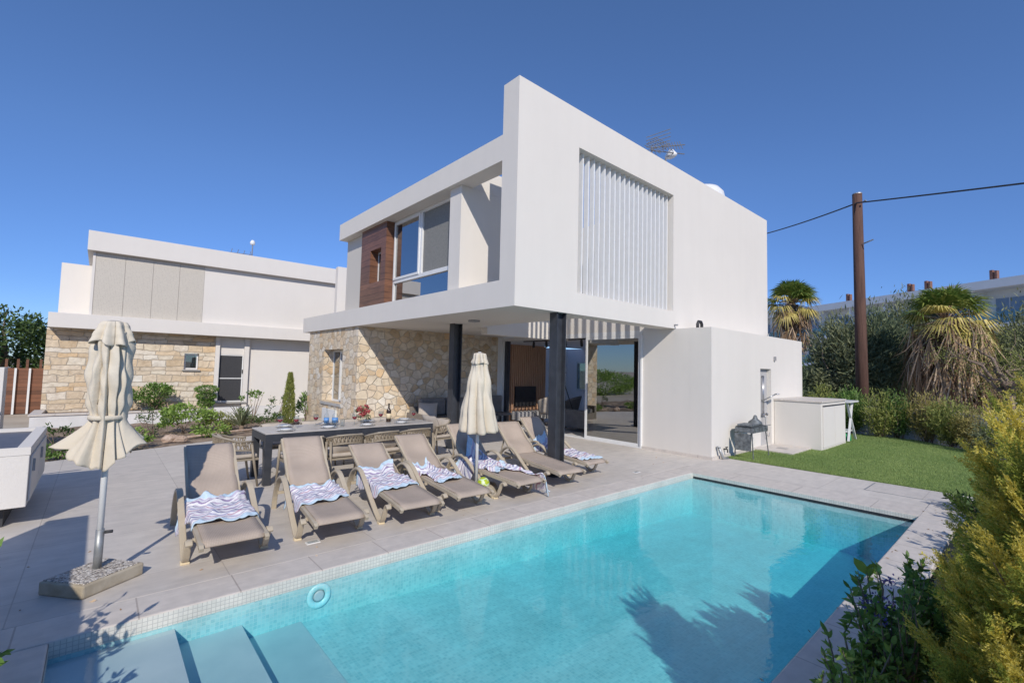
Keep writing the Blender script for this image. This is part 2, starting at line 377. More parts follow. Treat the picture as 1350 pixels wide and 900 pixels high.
def towel_mat():
    m, nt, b, out = new_mat('striped_towel')
    uv = nt.nodes.new('ShaderNodeUVMap'); uv.uv_map = 'UVMap'
    sp = nt.nodes.new('ShaderNodeSeparateXYZ'); nt.links.new(uv.outputs[0], sp.inputs[0])
    f = math_n(nt, 'FRACT', math_n(nt, 'MULTIPLY', sp.outputs[1], 2.6))
    W = (.76, .75, .77)
    r = ramp(nt, [(0, W), (.12, (.34, .28, .42)), (.2, W), (.30, (.52, .48, .60)), (.38, W), (.47, (.55, .34, .42)), (.54, W), (.62, (.42, .41, .56)),
                  (.70, W), (.80, (.27, .28, .42)), (.87, W), (.94, (.50, .40, .52))], 'CONSTANT')
    nt.links.new(f, r.inputs[0])
    end = math_n(nt, 'GREATER_THAN', math_n(nt, 'ABSOLUTE', math_n(nt, 'SUBTRACT', sp.outputs[1], .5)), .425)
    c = mixc(nt, r.outputs[0], (.55, .69, .80), end)
    n = noise(nt, uv.outputs[0], 40, 3); rr = ramp(nt, [(.3, (.88, .88, .88)), (.7, (1.05, 1.05, 1.05))]); nt.links.new(n.outputs[0], rr.inputs[0])
    nt.links.new(mixc(nt, c, rr.outputs[0], 1, 'MULTIPLY'), b.inputs['Base Color'])
    b.inputs['Roughness'].default_value = .95; b.inputs['Specular IOR Level'].default_value = .1
    bump(nt, b, n.outputs[0], .3, .004)
    return m
M['towel'] = towel_mat()

# leaves
def turf_tone(m):
    nt = m.node_tree; b = [n for n in nt.nodes if n.type == 'BSDF_PRINCIPLED'][0]; src = b.inputs['Base Color'].links[0].from_socket
    n1 = noise(nt, coords(nt), .9, 5, .6); r = ramp(nt, [(.35, (.82, .86, .80)), (.65, (1.14, 1.08, 1.05))]); nt.links.new(n1.outputs[0], r.inputs[0])
    c = mixc(nt, src, r.outputs[0], 1.0, 'MULTIPLY'); nt.links.new(c, b.inputs['Base Color'])
M['leaf_green'] = mat_leaf('mid_green_leaf', [(0, (.08, .16, .035)), (.5, (.155, .27, .06)), (1, (.27, .40, .11))], .5, .3)
M['leaf_light'] = mat_leaf('light_green_leaf', [(0, (.14, .24, .045)), (.5, (.24, .36, .075)), (1, (.36, .48, .13))], .5, .3)
M['leaf_dark'] = mat_leaf('dark_green_leaf', [(0, (.045, .085, .028)), (.5, (.085, .14, .042)), (1, (.15, .21, .07))], .5, .25)
M['leaf_grey'] = mat_leaf('grey_green_leaf', [(0, (.13, .15, .08)), (.5, (.21, .235, .125)), (1, (.32, .34, .20))], .8, .3)
M['leaf_olive'] = mat_leaf('olive_bush_leaf', [(0, (.18, .215, .055)), (.5, (.29, .325, .085)), (1, (.42, .43, .14))], .7, .35)
M['leaf_brownish'] = mat_leaf('bronze_bush_leaf', [(0, (.24, .21, .065)), (.5, (.36, .31, .10)), (1, (.46, .39, .16))], .7, .35)
M['leaf_blue'] = mat_leaf('blue_green_leaf', [(0, (.09, .125, .075)), (.5, (.16, .205, .115)), (1, (.26, .30, .17))], .7, .3)
M['conifer_gold'] = mat_leaf('golden_conifer_spray', [(0, (.48, .40, .06)), (.5, (.68, .57, .10)), (1, (.80, .70, .22))], .6, .5)
M['conifer_green'] = mat_leaf('green_conifer_spray', [(0, (.22, .26, .045)), (.5, (.34, .38, .07)), (1, (.50, .49, .10))], .6, .5)
M['palm_green'] = mat_leaf('palm_leaf_green', [(0, (.11, .19, .04)), (.5, (.20, .28, .06)), (1, (.34, .36, .09))], .45, .3)
M['palm_yellow'] = mat_leaf('palm_leaf_yellow', [(0, (0.363, 0.314, 0.083)), (.5, (0.561, 0.462, 0.132)), (1, (0.742, 0.610, 0.231))], .6)
M['palm_dead'] = mat_leaf('palm_leaf_dead', [(0, (.20, .12, .07)), (.5, (.38, .26, .16)), (1, (.60, .46, .32))], .9, .15)
M['grass'] = mat_leaf('turf_blade', [(0, (.20, .30, .095)), (.5, (.28, .39, .13)), (1, (.37, .47, .19))], .7, .35)
turf_tone(M['grass'])
M['dry_twig'] = mat_noise('dry_twig', (.16, .115, .085), (.28, .21, .16), 8, .95, 40, .3)

# ------------------------------------------------------------------ geometry helpers
ORIGIN = {}          # root name -> world position of its base (parts are stored relative to it)

def tag(o, label=None, cat=None, group=None, kind=None):
    if label: o['label'] = label
    if cat: o['category'] = cat
    if group: o['group'] = group
    if kind: o['kind'] = kind
    return o

def thing(name, label, cat, loc=(0, 0, 0), rz=0, group=None):
    o = bpy.data.objects.new(name, None); COL.objects.link(o)
    o.empty_display_size = .2
    o.location = loc; o.rotation_euler = (0, 0, rz)
    ORIGIN[o.name] = Vector(loc)
    return tag(o, label, cat, group)

def root_of(o):
    while o.parent: o = o.parent
    return o

class MB:
    def __init__(s): s.v = []; s.f = []; s.uv = None
    def add(s, vs, fs):
        k = len(s.v); s.v.extend([tuple(v) for v in vs]); s.f.extend([tuple(i + k for i in f) for f in fs]); return s
    def box(s, a, b):
        (x0, y0, z0), (x1, y1, z1) = a, b
        x0, x1 = min(x0, x1), max(x0, x1); y0, y1 = min(y0, y1), max(y0, y1); z0, z1 = min(z0, z1), max(z0, z1)
        return s.add([(x0, y0, z0), (x1, y0, z0), (x1, y1, z0), (x0, y1, z0), (x0, y0, z1), (x1, y0, z1), (x1, y1, z1), (x0, y1, z1)],
                     [(0, 3, 2, 1), (4, 5, 6, 7), (0, 1, 5, 4), (1, 2, 6, 5), (2, 3, 7, 6), (3, 0, 4, 7)])
    def prism(s, poly, z0, z1):
        n = len(poly)
        a = sum(poly[i][0] * poly[(i + 1) % n][1] - poly[(i + 1) % n][0] * poly[i][1] for i in range(n))
        if a < 0: poly = poly[::-1]
        vs = [(x, y, z0) for x, y in poly] + [(x, y, z1) for x, y in poly]
        fs = [tuple(range(n))[::-1], tuple(range(n, 2 * n))] + [(i, (i + 1) % n, n + (i + 1) % n, n + i) for i in range(n)]
        return s.add(vs, fs)
    def cells(s, axis, us, vs, t0, t1, holes):
        """a slab on a grid of cells with rectangular holes, only outer faces. axis = normal: 0 x, 1 y, 2 z"""
        us, vs = sorted(set(us)), sorted(set(vs))
        solid = {}
        for i in range(len(us) - 1):
            for j in range(len(vs) - 1):
                c = ((us[i] + us[i + 1]) / 2, (vs[j] + vs[j + 1]) / 2)
                solid[i, j] = not any(h[0] < c[0] < h[1] and h[2] < c[1] < h[3] for h in holes)
        def P(u, v, t): return {0: (t, u, v), 1: (u, t, v), 2: (u, v, t)}[axis]
        flip = axis == 1
        def q(*p): s.add(p[::-1] if flip else p, [(0, 1, 2, 3)])
        for (i, j), ok in solid.items():
            if not ok: continue
            u0, u1, v0, v1 = us[i], us[i + 1], vs[j], vs[j + 1]
            q(P(u0, v0, t1), P(u1, v0, t1), P(u1, v1, t1), P(u0, v1, t1))
            q(P(u0, v1, t0), P(u1, v1, t0), P(u1, v0, t0), P(u0, v0, t0))
            if not solid.get((i - 1, j)): q(P(u0, v0, t0), P(u0, v0, t1), P(u0, v1, t1), P(u0, v1, t0))
            if not solid.get((i + 1, j)): q(P(u1, v0, t0), P(u1, v1, t0), P(u1, v1, t1), P(u1, v0, t1))
            if not solid.get((i, j - 1)): q(P(u0, v0, t0), P(u1, v0, t0), P(u1, v0, t1), P(u0, v0, t1))
            if not solid.get((i, j + 1)): q(P(u0, v1, t0), P(u0, v1, t1), P(u1, v1, t1), P(u1, v1, t0))
        return s
    def wall(s, axis, u0, u1, v0, v1, t0, t1, holes=()):
        us = [u0, u1] + [h[0] for h in holes] + [h[1] for h in holes]; vs = [v0, v1] + [h[2] for h in holes] + [h[3] for h in holes]
        us = [u for u in us if u0 <= u <= u1]; vs = [v for v in vs if v0 <= v <= v1]
        return s.cells(axis, us, vs, t0, t1, holes)
    def frame_of(s, d):
        d = Vector(d).normalized(); up = Vector((0, 0, 1)) if abs(d.z) < .95 else Vector((1, 0, 0))
        x = d.cross(up).normalized(); return x, d.cross(x).normalized()
    def bar(s, p, q, w, h=None, up=None):
        h = h or w; p, q = Vector(p), Vector(q); d = q - p
        if up is None: x, y = s.frame_of(d)
        else:
            x = d.cross(Vector(up)).normalized(); y = x.cross(d).normalized()
        vs = [o + x * (sx * w / 2) + y * (sy * h / 2) for o in (p, q) for sx, sy in ((-1, -1), (1, -1), (1, 1), (-1, 1))]
        return s.add(vs, [(0, 1, 2, 3)[::-1], (4, 5, 6, 7), (0, 1, 5, 4), (1, 2, 6, 5), (2, 3, 7, 6), (3, 0, 4, 7)])
    def tube(s, path, r, n=8, cap=True):
        path = [Vector(p) for p in path]; rs = r if hasattr(r, '__len__') else [r] * len(path)
        k = len(s.v); vs = []; prev = None
        for i, p in enumerate(path):
            d = (path[min(i + 1, len(path) - 1)] - path[max(i - 1, 0)])
            if prev is None: x, y = s.frame_of(d); prev = x
            else:
                dn = d.normalized(); x = (prev - dn * prev.dot(dn)).normalized(); y = dn.cross(x); prev = x
            for a in range(n):
                t = 2 * math.pi * a / n; vs.append(p + x * (math.cos(t) * rs[i]) + y * (math.sin(t) * rs[i]))
        fs = [(i * n + a, i * n + (a + 1) % n, (i + 1) * n + (a + 1) % n, (i + 1) * n + a) for i in range(len(path) - 1) for a in range(n)]
        if cap: fs += [tuple(range(n))[::-1], tuple(range((len(path) - 1) * n, len(path) * n))]
        return s.add(vs, fs)
    def ribbon(s, path, w, t, side=(1, 0, 0)):
        """flat strap of width w along 'side' and thickness t following path"""
        path = [Vector(p) for p in path]; sd = Vector(side).normalized(); vs = []
        ws = w if hasattr(w, '__len__') else [w] * len(path)
        for i, p in enumerate(path):
            d = (path[min(i + 1, len(path) - 1)] - path[max(i - 1, 0)]).normalized(); n = sd.cross(d).normalized()
            for a, c in ((-1, -1), (1, -1), (1, 1), (-1, 1)): vs.append(p + sd * (a * ws[i] / 2) + n * (c * t / 2))
        m = len(path)
        fs = [(i * 4 + a, i * 4 + (a + 1) % 4, (i + 1) * 4 + (a + 1) % 4, (i + 1) * 4 + a) for i in range(m - 1) for a in range(4)]
        fs += [(3, 2, 1, 0), tuple(range(4 * m - 4, 4 * m))]
        return s.add(vs, fs)
    def lathe(s, prof, c=(0, 0, 0), n=20, sx=1, sy=1):
        vs = []; c = Vector(c)
        for r, z in prof:
            for a in range(n):
                t = 2 * math.pi * a / n; vs.append(c + Vector((math.cos(t) * r * sx, math.sin(t) * r * sy, z)))
        fs = [(i * n + a, i * n + (a + 1) % n, (i + 1) * n + (a + 1) % n, (i + 1) * n + a) for i in range(len(prof) - 1) for a in range(n)]
        if prof[0][0] > 1e-5: fs.append(tuple(range(n))[::-1])
        if prof[-1][0] > 1e-5: fs.append(tuple(range((len(prof) - 1) * n, len(prof) * n)))
        return s.add(vs, fs)
    def grid(s, fn, nu, nv, closed=False):
        vs = [fn(i / (nu if closed else nu - 1), j / (nv - 1)) for j in range(nv) for i in range(nu)]
        fs = []
        for j in range(nv - 1):
            for i in range(nu if closed else nu - 1):
                i2 = (i + 1) % nu; fs.append((j * nu + i, j * nu + i2, (j + 1) * nu + i2, (j + 1) * nu + i))
        return s.add(vs, fs)
    def rot(s, rz, c=(0, 0), start=0):
        ca, sa = math.cos(rz), math.sin(rz)
        for i in range(start, len(s.v)):
            x, y, z = s.v[i]; x -= c[0]; y -= c[1]; s.v[i] = (c[0] + ca * x - sa * y, c[1] + sa * x + ca * y, z)
        return s
    def xf(s, m, start=0):
        for i in range(start, len(s.v)): s.v[i] = tuple(m @ Vector(s.v[i]))
        return s
    def build(s, name, mat, parent=None, world=True, smooth=False, bevel=0, solid=0, sub=0, label=None):
        me = bpy.data.meshes.new(name)
        off = ORIGIN.get(root_of(parent).name, Vector()) if (parent and world) else Vector()
        me.from_pydata([(v[0] - off[0], v[1] - off[1], v[2] - off[2]) for v in s.v], [], s.f); me.update()
        if s.uv: 
            ul = me.uv_layers.new(name='UVMap')
            for l in me.loops: ul.data[l.index].uv = s.uv[l.vertex_index]
        return link(name, me, mat, parent, smooth, bevel, solid, sub, label)

def link(name, me, mat, parent=None, smooth=False, bevel=0, solid=0, sub=0, label=None):
    o = bpy.data.objects.new(name, me); COL.objects.link(o)
    if mat is not None: me.materials.append(mat)
    if smooth: me.polygons.foreach_set('use_smooth', [len(p.vertices) <= 4 for p in me.polygons])
    if solid:
        md = o.modifiers.new('thick', 'SOLIDIFY'); md.thickness = solid; md.offset = 0
    if bevel:
        md = o.modifiers.new('edge', 'BEVEL'); md.width = bevel; md.segments = 2; md.limit_method = 'ANGLE'; md.angle_limit = R(40)
    if sub:
        md = o.modifiers.new('sub', 'SUBSURF'); md.levels = sub; md.render_levels = sub
    if parent is not None: o.parent = parent
    if label: o['label'] = label
    return o

def npmesh(name, verts, faces_n, mat, parent=None, off=None):
    """numpy mesh: verts (F, k, 3), every face its own island of k vertices"""
    F, k, _ = verts.shape
    me = bpy.data.meshes.new(name)
    if parent is not None: verts = verts - np.array(ORIGIN.get(root_of(parent).name, Vector()))
    me.vertices.add(F * k); me.vertices.foreach_set('co', verts.reshape(-1).astype(np.float32))
    me.loops.add(F * k); me.loops.foreach_set('vertex_index', np.arange(F * k, dtype=np.int32))
    me.polygons.add(F); me.polygons.foreach_set('loop_start', np.arange(0, F * k, k, dtype=np.int32))
    me.update(calc_edges=True); me.validate()
    return link(name, me, mat, parent)

def unit(v): return v / np.maximum(np.linalg.norm(v, axis=-1, keepdims=True), 1e-9)

def leaves(P, D, L, W, g, fold=.0):
    """leaf blades (diamond, 4 verts) at points P along directions D, length L, width W"""
    n = len(P); L = np.broadcast_to(L, n)[:, None]; W = np.broadcast_to(W, n)[:, None]
    D = unit(D); r = unit(g.normal(size=(n, 3))); X = unit(np.cross(D, r))
    a = P; c = P + D * L; m = P + D * L * .45
    return np.stack([a, m + X * W / 2, c, m - X * W / 2], 1)

def clump_points(c, rad, n, g, clumps=14, spread=.33, shell=.55):
    """points gathered in clumps inside an ellipsoid; also the outward direction"""
    c = np.array(c, float); rad = np.array(rad, float)
    k = unit(g.normal(size=(clumps, 3))) * (shell + (1 - shell) * g.random((clumps, 1)) ** .6)
    idx = g.integers(0, clumps, n)
    sp = spread * (.6 + .8 * g.random(clumps))
    p = k[idx] + g.normal(size=(n, 3)) * sp[idx][:, None] * .6
    ln = np.linalg.norm(p, axis=1, keepdims=True); p = np.where(ln > 1.12, p / ln * 1.12, p)
    return c + p * rad, unit(p + .001)

def limb_path(a, b, wob, g, n=6):
    a, b = np.array(a, float), np.array(b, float)
    return [tuple(a + (b - a) * t + (g.normal(size=3) * wob if 0 < i < n - 1 else 0)) for i, t in enumerate(np.linspace(0, 1, n))]

def bush(name, label, cat, loc, rad, n, leaf, mat, seed, group=None, stems=7, clumps=14, up=.25, lift=.0, aspect=.5, spread=.33, stem_r=.012, squash=None, stem_mat='dry_twig', droop=0.):
    """a plant of many separate leaves on stems. rad=(rx, ry, rz) around a centre lifted above the ground"""
    g = np.random.default_rng(seed)
    t = thing(name, label, cat, loc, 0, group)
    c = np.array(loc) + np.array((0, 0, rad[2] + lift))
    p, d = clump_points(c, rad, n, g, clumps, spread)
    p[:, 2] = np.maximum(p[:, 2], loc[2] + .02)
    D = d + g.normal(size=(n, 3)) * .7 + np.array((0, 0, up)) - np.array((0, 0, droop))
    npmesh('foliage', leaves(p, D, leaf * (.6 + .8 * g.random(n)), leaf * aspect * (.6 + .8 * g.random(n)), g), 4, M[mat], t)
    mb = MB()
    for i in range(stems):
        q = p[g.integers(0, n)]
        pa = limb_path(np.array(loc) + np.array((g.normal() * .04, g.normal() * .04, -.05)), q, .03 * rad[2], g, 5)
        mb.tube(pa, [stem_r * (1 - .7 * i2 / 4) for i2 in range(5)], 5)
    mb.build('stem', M[stem_mat], t, smooth=True)
    return t

def copy_tree(o, parent=None):
    c = o.copy(); COL.objects.link(c)
    if parent is not None: c.parent = parent
    for ch in list(o.children): copy_tree(ch, c)
    return c

# ------------------------------------------------------------------ camera, sky, sun
cam_d = bpy.data.cameras.new('camera'); cam = bpy.data.objects.new('camera', cam_d); COL.objects.link(cam)
cam_d.sensor_width = 36; cam_d.lens = 36 * 613.274 / 1350; cam_d.clip_start = .05; cam_d.clip_end = 3000
yaw, pit, rol = R(48.55358181), R(3.32410552), R(1.35477464)
fw = Vector((math.cos(yaw) * math.cos(pit), math.sin(yaw) * math.cos(pit), math.sin(pit)))
rt = Vector((math.sin(yaw), -math.cos(yaw), 0)); up = rt.cross(fw)
r2 = rt * math.cos(rol) + up * math.sin(rol); u2 = up * math.cos(rol) - rt * math.sin(rol)
mw = Matrix((r2, u2, -fw)).transposed().to_4x4(); mw.translation = (0, 0, 1.65)
cam.matrix_world = mw
S.camera = cam

SUN_EL = R(34.4); SX, SY = -.514, -.857           # towards the sun, on the ground
w = bpy.data.worlds.new('World'); S.world = w; w.use_nodes = True
nt = w.node_tree; bg = nt.nodes['Background']
sky = nt.nodes.new('ShaderNodeTexSky'); sky.sky_type = 'NISHITA'; sky.sun_disc = False
sky.sun_elevation = SUN_EL; sky.sun_rotation = math.atan2(SX, SY); sky.altitude = 0
sky.air_density = .9; sky.dust_density = .0; sky.ozone_density = 5.0
hs = nt.nodes.new('ShaderNodeHueSaturation'); hs.inputs['Hue'].default_value = .505; hs.inputs['Saturation'].default_value = 1.08; hs.inputs['Value'].default_value = 1.1
nt.links.new(sky.outputs[0], hs.inputs['Color'])
tcw = nt.nodes.new('ShaderNodeTexCoord'); spw = nt.nodes.new('ShaderNodeSeparateXYZ'); nt.links.new(tcw.outputs['Generated'], spw.inputs[0])
rw = ramp(nt, [(0, (.42, .54, .78)), (.12, (.51, .60, .80)), (.35, (.82, .84, .91)), (.8, (1.12, 1.08, 1.04))]); nt.links.new(spw.outputs[2], rw.inputs[0])
nt.links.new(mixc(nt, hs.outputs[0], rw.outputs[0], 1.0, 'MULTIPLY'), bg.inputs[0]); bg.inputs[1].default_value = .115
ld = bpy.data.lights.new('sun', 'SUN'); ld.energy = 3.1; ld.angle = R(.5); ld.color = (1, .93, .83)
sun = bpy.data.objects.new('sun', ld); COL.objects.link(sun)
sun.rotation_euler = Vector((SX * math.cos(SUN_EL), SY * math.cos(SUN_EL), math.sin(SUN_EL))).to_track_quat('Z', 'Y').to_euler()
sun.location = (-5, -12, 12)
vs = S.view_settings; vs.view_transform = 'Standard'; vs.look = 'None'; vs.exposure = .27; vs.gamma = 1; vs.use_curve_mapping = False
S.cycles.max_bounces = 10; S.cycles.transparent_max_bounces = 24; S.cycles.diffuse_bounces = 5; S.cycles.glossy_bounces = 5
S.cycles.use_denoising = True
S.cycles.caustics_reflective = False; S.cycles.caustics_refractive = False

# ------------------------------------------------------------------ ground, deck, pool, lawn
PX0, PX1, PY0, PY1 = -.13, 7.45, 1.0, 3.85          # pool opening
WZ = -.075                                          # water level
mb = MB()
def ground_sheet():
    h = (-.45, 7.8, .65, 4.2)
    xs = [-900, -60, -12, -4, h[0], h[1], 14, 20, 40, 90, 900]; ys = [-900, -60, -12, -4, h[2], h[3], 14, 20, 40, 90, 900]
    for i in range(len(xs) - 1):
        for j in range(len(ys) - 1):
            if xs[i] >= h[0] and xs[i + 1] <= h[1] and ys[j] >= h[2] and ys[j + 1] <= h[3]: continue
            mb.add([(xs[i], ys[j], -.13), (xs[i + 1], ys[j], -.13), (xs[i + 1], ys[j + 1], -.13), (xs[i], ys[j + 1], -.13)], [(0, 1, 2, 3)])
ground_sheet()
tag(mb.build('ground', M['ground']), kind='structure')

# paved terrace: left of the pool up to the planted bed, and the strip behind the pool's far end
mb = MB()
mb.prism([(-6, 4.205), (9.29, 4.205), (9.29, 5.2), (8.9, 5.7), (8.9, 10.46), (4.6, 10.46), (4.4, 12.3), (3.4, 12.1), (2.18, 11.59), (-.58, 10.46), (-6, 8.3)], -.12, 0)
mb.prism([(7.95, .62), (9.29, .62), (9.29, 4.2), (7.95, 4.2)], -.12, 0)
tag(mb.build('terrace', M['deck'], bevel=.004), kind='structure')
mb = MB()
mb.prism([(-.5, PY1), (PX1, PY1), (PX1, 4.2), (-.5, 4.2)], -.06, .004)
tag(mb.build('pool_coping', M['coping'], bevel=.01), kind='structure')
mb = MB()
mb.prism([(-.5, -.4), (PX0, -.4), (PX0, PY1 - .005), (-.5, PY1 - .005)], -.06, .003)
mb.prism([(PX1 + .005, .62), (7.945, .62), (7.945, 4.2), (PX1 + .005, 4.2)], -.06, .003)
tag(mb.build('pool_coping', M['coping_v'], bevel=.01), kind='structure')
mb = MB()
mb.prism([(PX0 + .005, .66), (8.35, .66), (8.35, .615), (8.42, .5), (8.3, .42), (8.0, .5), (8.0, .615), (PX0 + .005, .64)][:2] + [(8.35, PY0), (PX0 + .005, PY0)], -.06, .006)
tag(mb.build('pool_coping', M['coping'], bevel=.01), kind='structure')

# pool shell
def zfloor(x): return -.30 - .047 * x
mb = MB()
zs = -1.0
mb.add([(1.28, PY0, zfloor(1.28)), (PX1, PY0, zfloor(PX1)), (PX1, PY1, zfloor(PX1)), (1.28, PY1, zfloor(1.28))], [(0, 1, 2, 3)])
mb.add([(PX0, PY1, WZ - .02), (PX0, PY1, zs), (PX1, PY1, zs), (PX1, PY1, WZ - .02)], [(0, 1, 2, 3)])
mb.add([(PX0, PY0, WZ - .02), (PX1, PY0, WZ - .02), (PX1, PY0, zs), (PX0, PY0, zs)], [(0, 1, 2, 3)])
mb.add([(PX1, PY0, zs), (PX1, PY0, WZ - .02), (PX1, PY1, WZ - .02), (PX1, PY1, zs)], [(0, 1, 2, 3)])
mb.add([(PX0, PY0, WZ - .02), (PX0, PY0, zs), (PX0, PY1, zs), (PX0, PY1, WZ - .02)], [(0, 1, 2, 3)])
tag(mb.build('pool_basin', M['mosaic']), kind='structure')
mb = MB()   # white waterline band above the water
z0, z1 = WZ - .02, -.061
z1 = -.003
mb.add([(PX0, PY1 - .002, z0), (PX1, PY1 - .002, z0), (PX1, PY1 - .002, z1), (PX0, PY1 - .002, z1)], [(0, 1, 2, 3)])
mb.add([(PX0, PY0 + .002, z0), (PX1, PY0 + .002, z0), (PX1, PY0 + .002, z1), (PX0, PY0 + .002, z1)], [(3, 2, 1, 0)])
mb.add([(PX0 + .002, PY0, z0), (PX0 + .002, PY1, z0), (PX0 + .002, PY1, z1), (PX0 + .002, PY0, z1)], [(0, 1, 2, 3)])
mb.add([(PX1 - .002, PY0, z0), (PX1 - .002, PY0, z1), (PX1 - .002, PY1, z1), (PX1 - .002, PY1, z0)], [(0, 1, 2, 3)])
tag(mb.build('pool_waterline_band', M['mosaic_white']), kind='structure')
mb = MB()   # dark slot of the cover roller at the far end
mb.box((PX1 - .004, PY0 + .02, WZ - .012), (PX1 + .05, PY1 - .02, WZ + .022))
tag(mb.build('pool_overflow_slot', M['black']), kind='structure')
# entry steps
mb = MB(); mr = MB()
for x, z, zn in ((.47, -.125, -.235), (.87, -.235, -.345), (1.28, -.345, zfloor(1.28) - .05)):
    xb = {.47: PX0, .87: .47, 1.28: .87}[x]
    mb.add([(xb, PY0, z), (x, PY0, z), (x, PY1 - .001, z), (xb, PY1 - .001, z)], [(0, 1, 2, 3)])
    mr.add([(x, PY0, zn), (x, PY1 - .001, zn), (x, PY1 - .001, z), (x, PY0, z)], [(0, 1, 2, 3)])
tag(mb.build('pool_step_tread', M['tread']), kind='structure')
tag(mr.build('pool_step_riser', M['mosaic_riser']), kind='structure')
mb = MB()
mb.box((PX0 - .004, PY0 - .004, -1.1), (PX1 + .004, PY1 + .004, WZ))
tag(mb.build('pool_water', M['water']), kind='structure')
# underwater lamp on the left wall
t = thing('pool_lamp', 'round white underwater lamp set in the pool wall near the steps', 'pool lamp', (1.41, PY1, -.19))
mb = MB(); n = 28
prof = [(.048, 0), (.05, .012), (.078, .016), (.094, .010), (.097, 0)]
mb.lathe(prof, (0, 0, 0), n); mb.xf(Matrix.Rotation(R(90), 4, 'X')); mb.build('lamp_ring', M['mosaic_riser'], t, world=False, smooth=True)
mb = MB(); mb.lathe([(0, .008), (.03, .009), (.047, .005)], (0, 0, 0), n); mb.xf(Matrix.Rotation(R(90), 4, 'X')); mb.build('lens', M['tread'], t, world=False, smooth=True)

# lawn
LAWN = [(9.3, 4.17), (14.1, 4.17), (16.55, 4.1), (16.35, 2.2), (14.6, .6), (9.3, .6)]
mb = MB(); mb.prism(LAWN, -.1, -.004); tag(mb.build('lawn_base', M['turf_base']), kind='structure')
g = np.random.default_rng(3); n = 190000
pts = np.stack([9.32 + 7.2 * g.random(n) ** 1.25, .62 + 3.5 * g.random(n), np.full(n, -.006)], 1)
def inside(p, poly):
    r = np.zeros(len(p), bool); j = len(poly) - 1
    for i in range(len(poly)):
        xi, yi = poly[i]; xj, yj = poly[j]
        c = ((yi > p[:, 1]) != (yj > p[:, 1])) & (p[:, 0] < (xj - xi) * (p[:, 1] - yi) / (yj - yi + 1e-12) + xi)
        r ^= c; j = i
    return r
pts = pts[inside(pts, LAWN)]; n = len(pts)
D = g.normal(size=(n, 3)) * .45 + np.array((.1, .15, 1)); D = unit(D); L = .022 + .02 * g.random(n)
X = unit(np.cross(D, g.normal(size=(n, 3)))) * .0035
V = np.stack([pts - X, pts + X, pts + D * L[:, None]], 1)
o = npmesh('lawn', V, 3, M['grass']); tag(o, 'short green turf behind the far end of the pool', 'lawn', kind='stuff')

mb = MB(); mb.prism([(14.25, 5.2), (24, 5.2), (24, 16), (14.25, 16)], -.12, -.01)
tag(mb.build('bounce_paving', M['deck']), kind='structure')  # unseen pale paving, added to bounce sunlight into the living room

# planted bed in front of the neighbouring house: soil sheet
mb = MB()
g = np.random.default_rng(5)
def soil_fn(x0, x1, y0, y1, z, amp):
    def f(u, v):
        x, y = x0 + (x1 - x0) * u, y0 + (y1 - y0) * v
        return (x, y, z + amp * (math.sin(x * 5.1 + y * 2) * math.sin(y * 4.3 - x) + .6 * math.sin(x * 11 + 1) * math.sin(y * 13)))
    return f
mb.grid(soil_fn(-6, 4.44, 8, 15.9, -.06, .028), 90, 70)
tag(mb.build('garden_bed_soil', M['soil'], smooth=True), kind='structure')
mb = MB(); mb.grid(soil_fn(.8, 13.5, -1.6, .62, -.028, .018), 140, 30)
tag(mb.build('hedge_bed_soil', M['gravel'], smooth=True), kind='structure')

# ------------------------------------------------------------------ the villa
villa = thing('villa', 'white two storey villa with a louvred upper facade above the pool terrace', 'house', (4.39, 4.94, 0))
Y0, X0 = 4.94, 4.39
mb = MB(); mb.wall(1, X0, 13.8, 2.55, 5.96, Y0, Y0 + .35, [(5.75, 8.76, 2.905, 5.33)])
mb.build('facade_wall', M['white'], villa, bevel=.006)
mb = MB(); mb.wall(2, X0 + .002, 8.84, Y0 + .352, 14.2, 2.55, 2.96, [(6.2, 8.9, Y0, 8.1)])
mb.build('terrace_slab', M['white'], villa, bevel=.006)
mb = MB()
mb.cells(2, [X0 + .002, 4.72, 6.2, 8.84, 13.78], [Y0 + .352, 6.5, 8.1, 11.7], 4.79, 5.19, [(4.72, 6.2, 5, 6.5), (6.2, 8.84, 5, 8.1)])
mb.build('roof', M['white'], villa, bevel=.006)
# upper storey walls
mb = MB()
mb.box((4.5, 6.5, 2.962), (6.2, 6.84, 4.788))        # wing wall behind the corner
mb.box((6.2, 6.5, 2.962), (6.4, 8.3, 4.788))
mb.box((6.402, 8.092, 2.4), (9.1, 8.3, 4.788))
mb.box((8.836, 5.295, 2.965), (9.04, 8.09, 4.788))
mb.box((4.95, 11.6, 2.962), (13.7, 11.68, 4.788))
mb.box((13.5, 5.3, 2.6), (13.7, 11.598, 4.788))
mb.box((4.74, 9.28, 2.962), (4.9, 11.6, 4.788))
mb.build('upper_wall', M['white'], villa)
mb = MB()
mb.box((6.42, 11.2, 2.97), (13.4, 11.3, 4.78)); mb.box((4.9, 11.3, 2.97), (6.42, 11.4, 4.78)); mb.box((7.5, 8.4, 2.97), (7.55, 11.2, 4.78))
mb.build('bedroom_wall', M['cool'], villa)
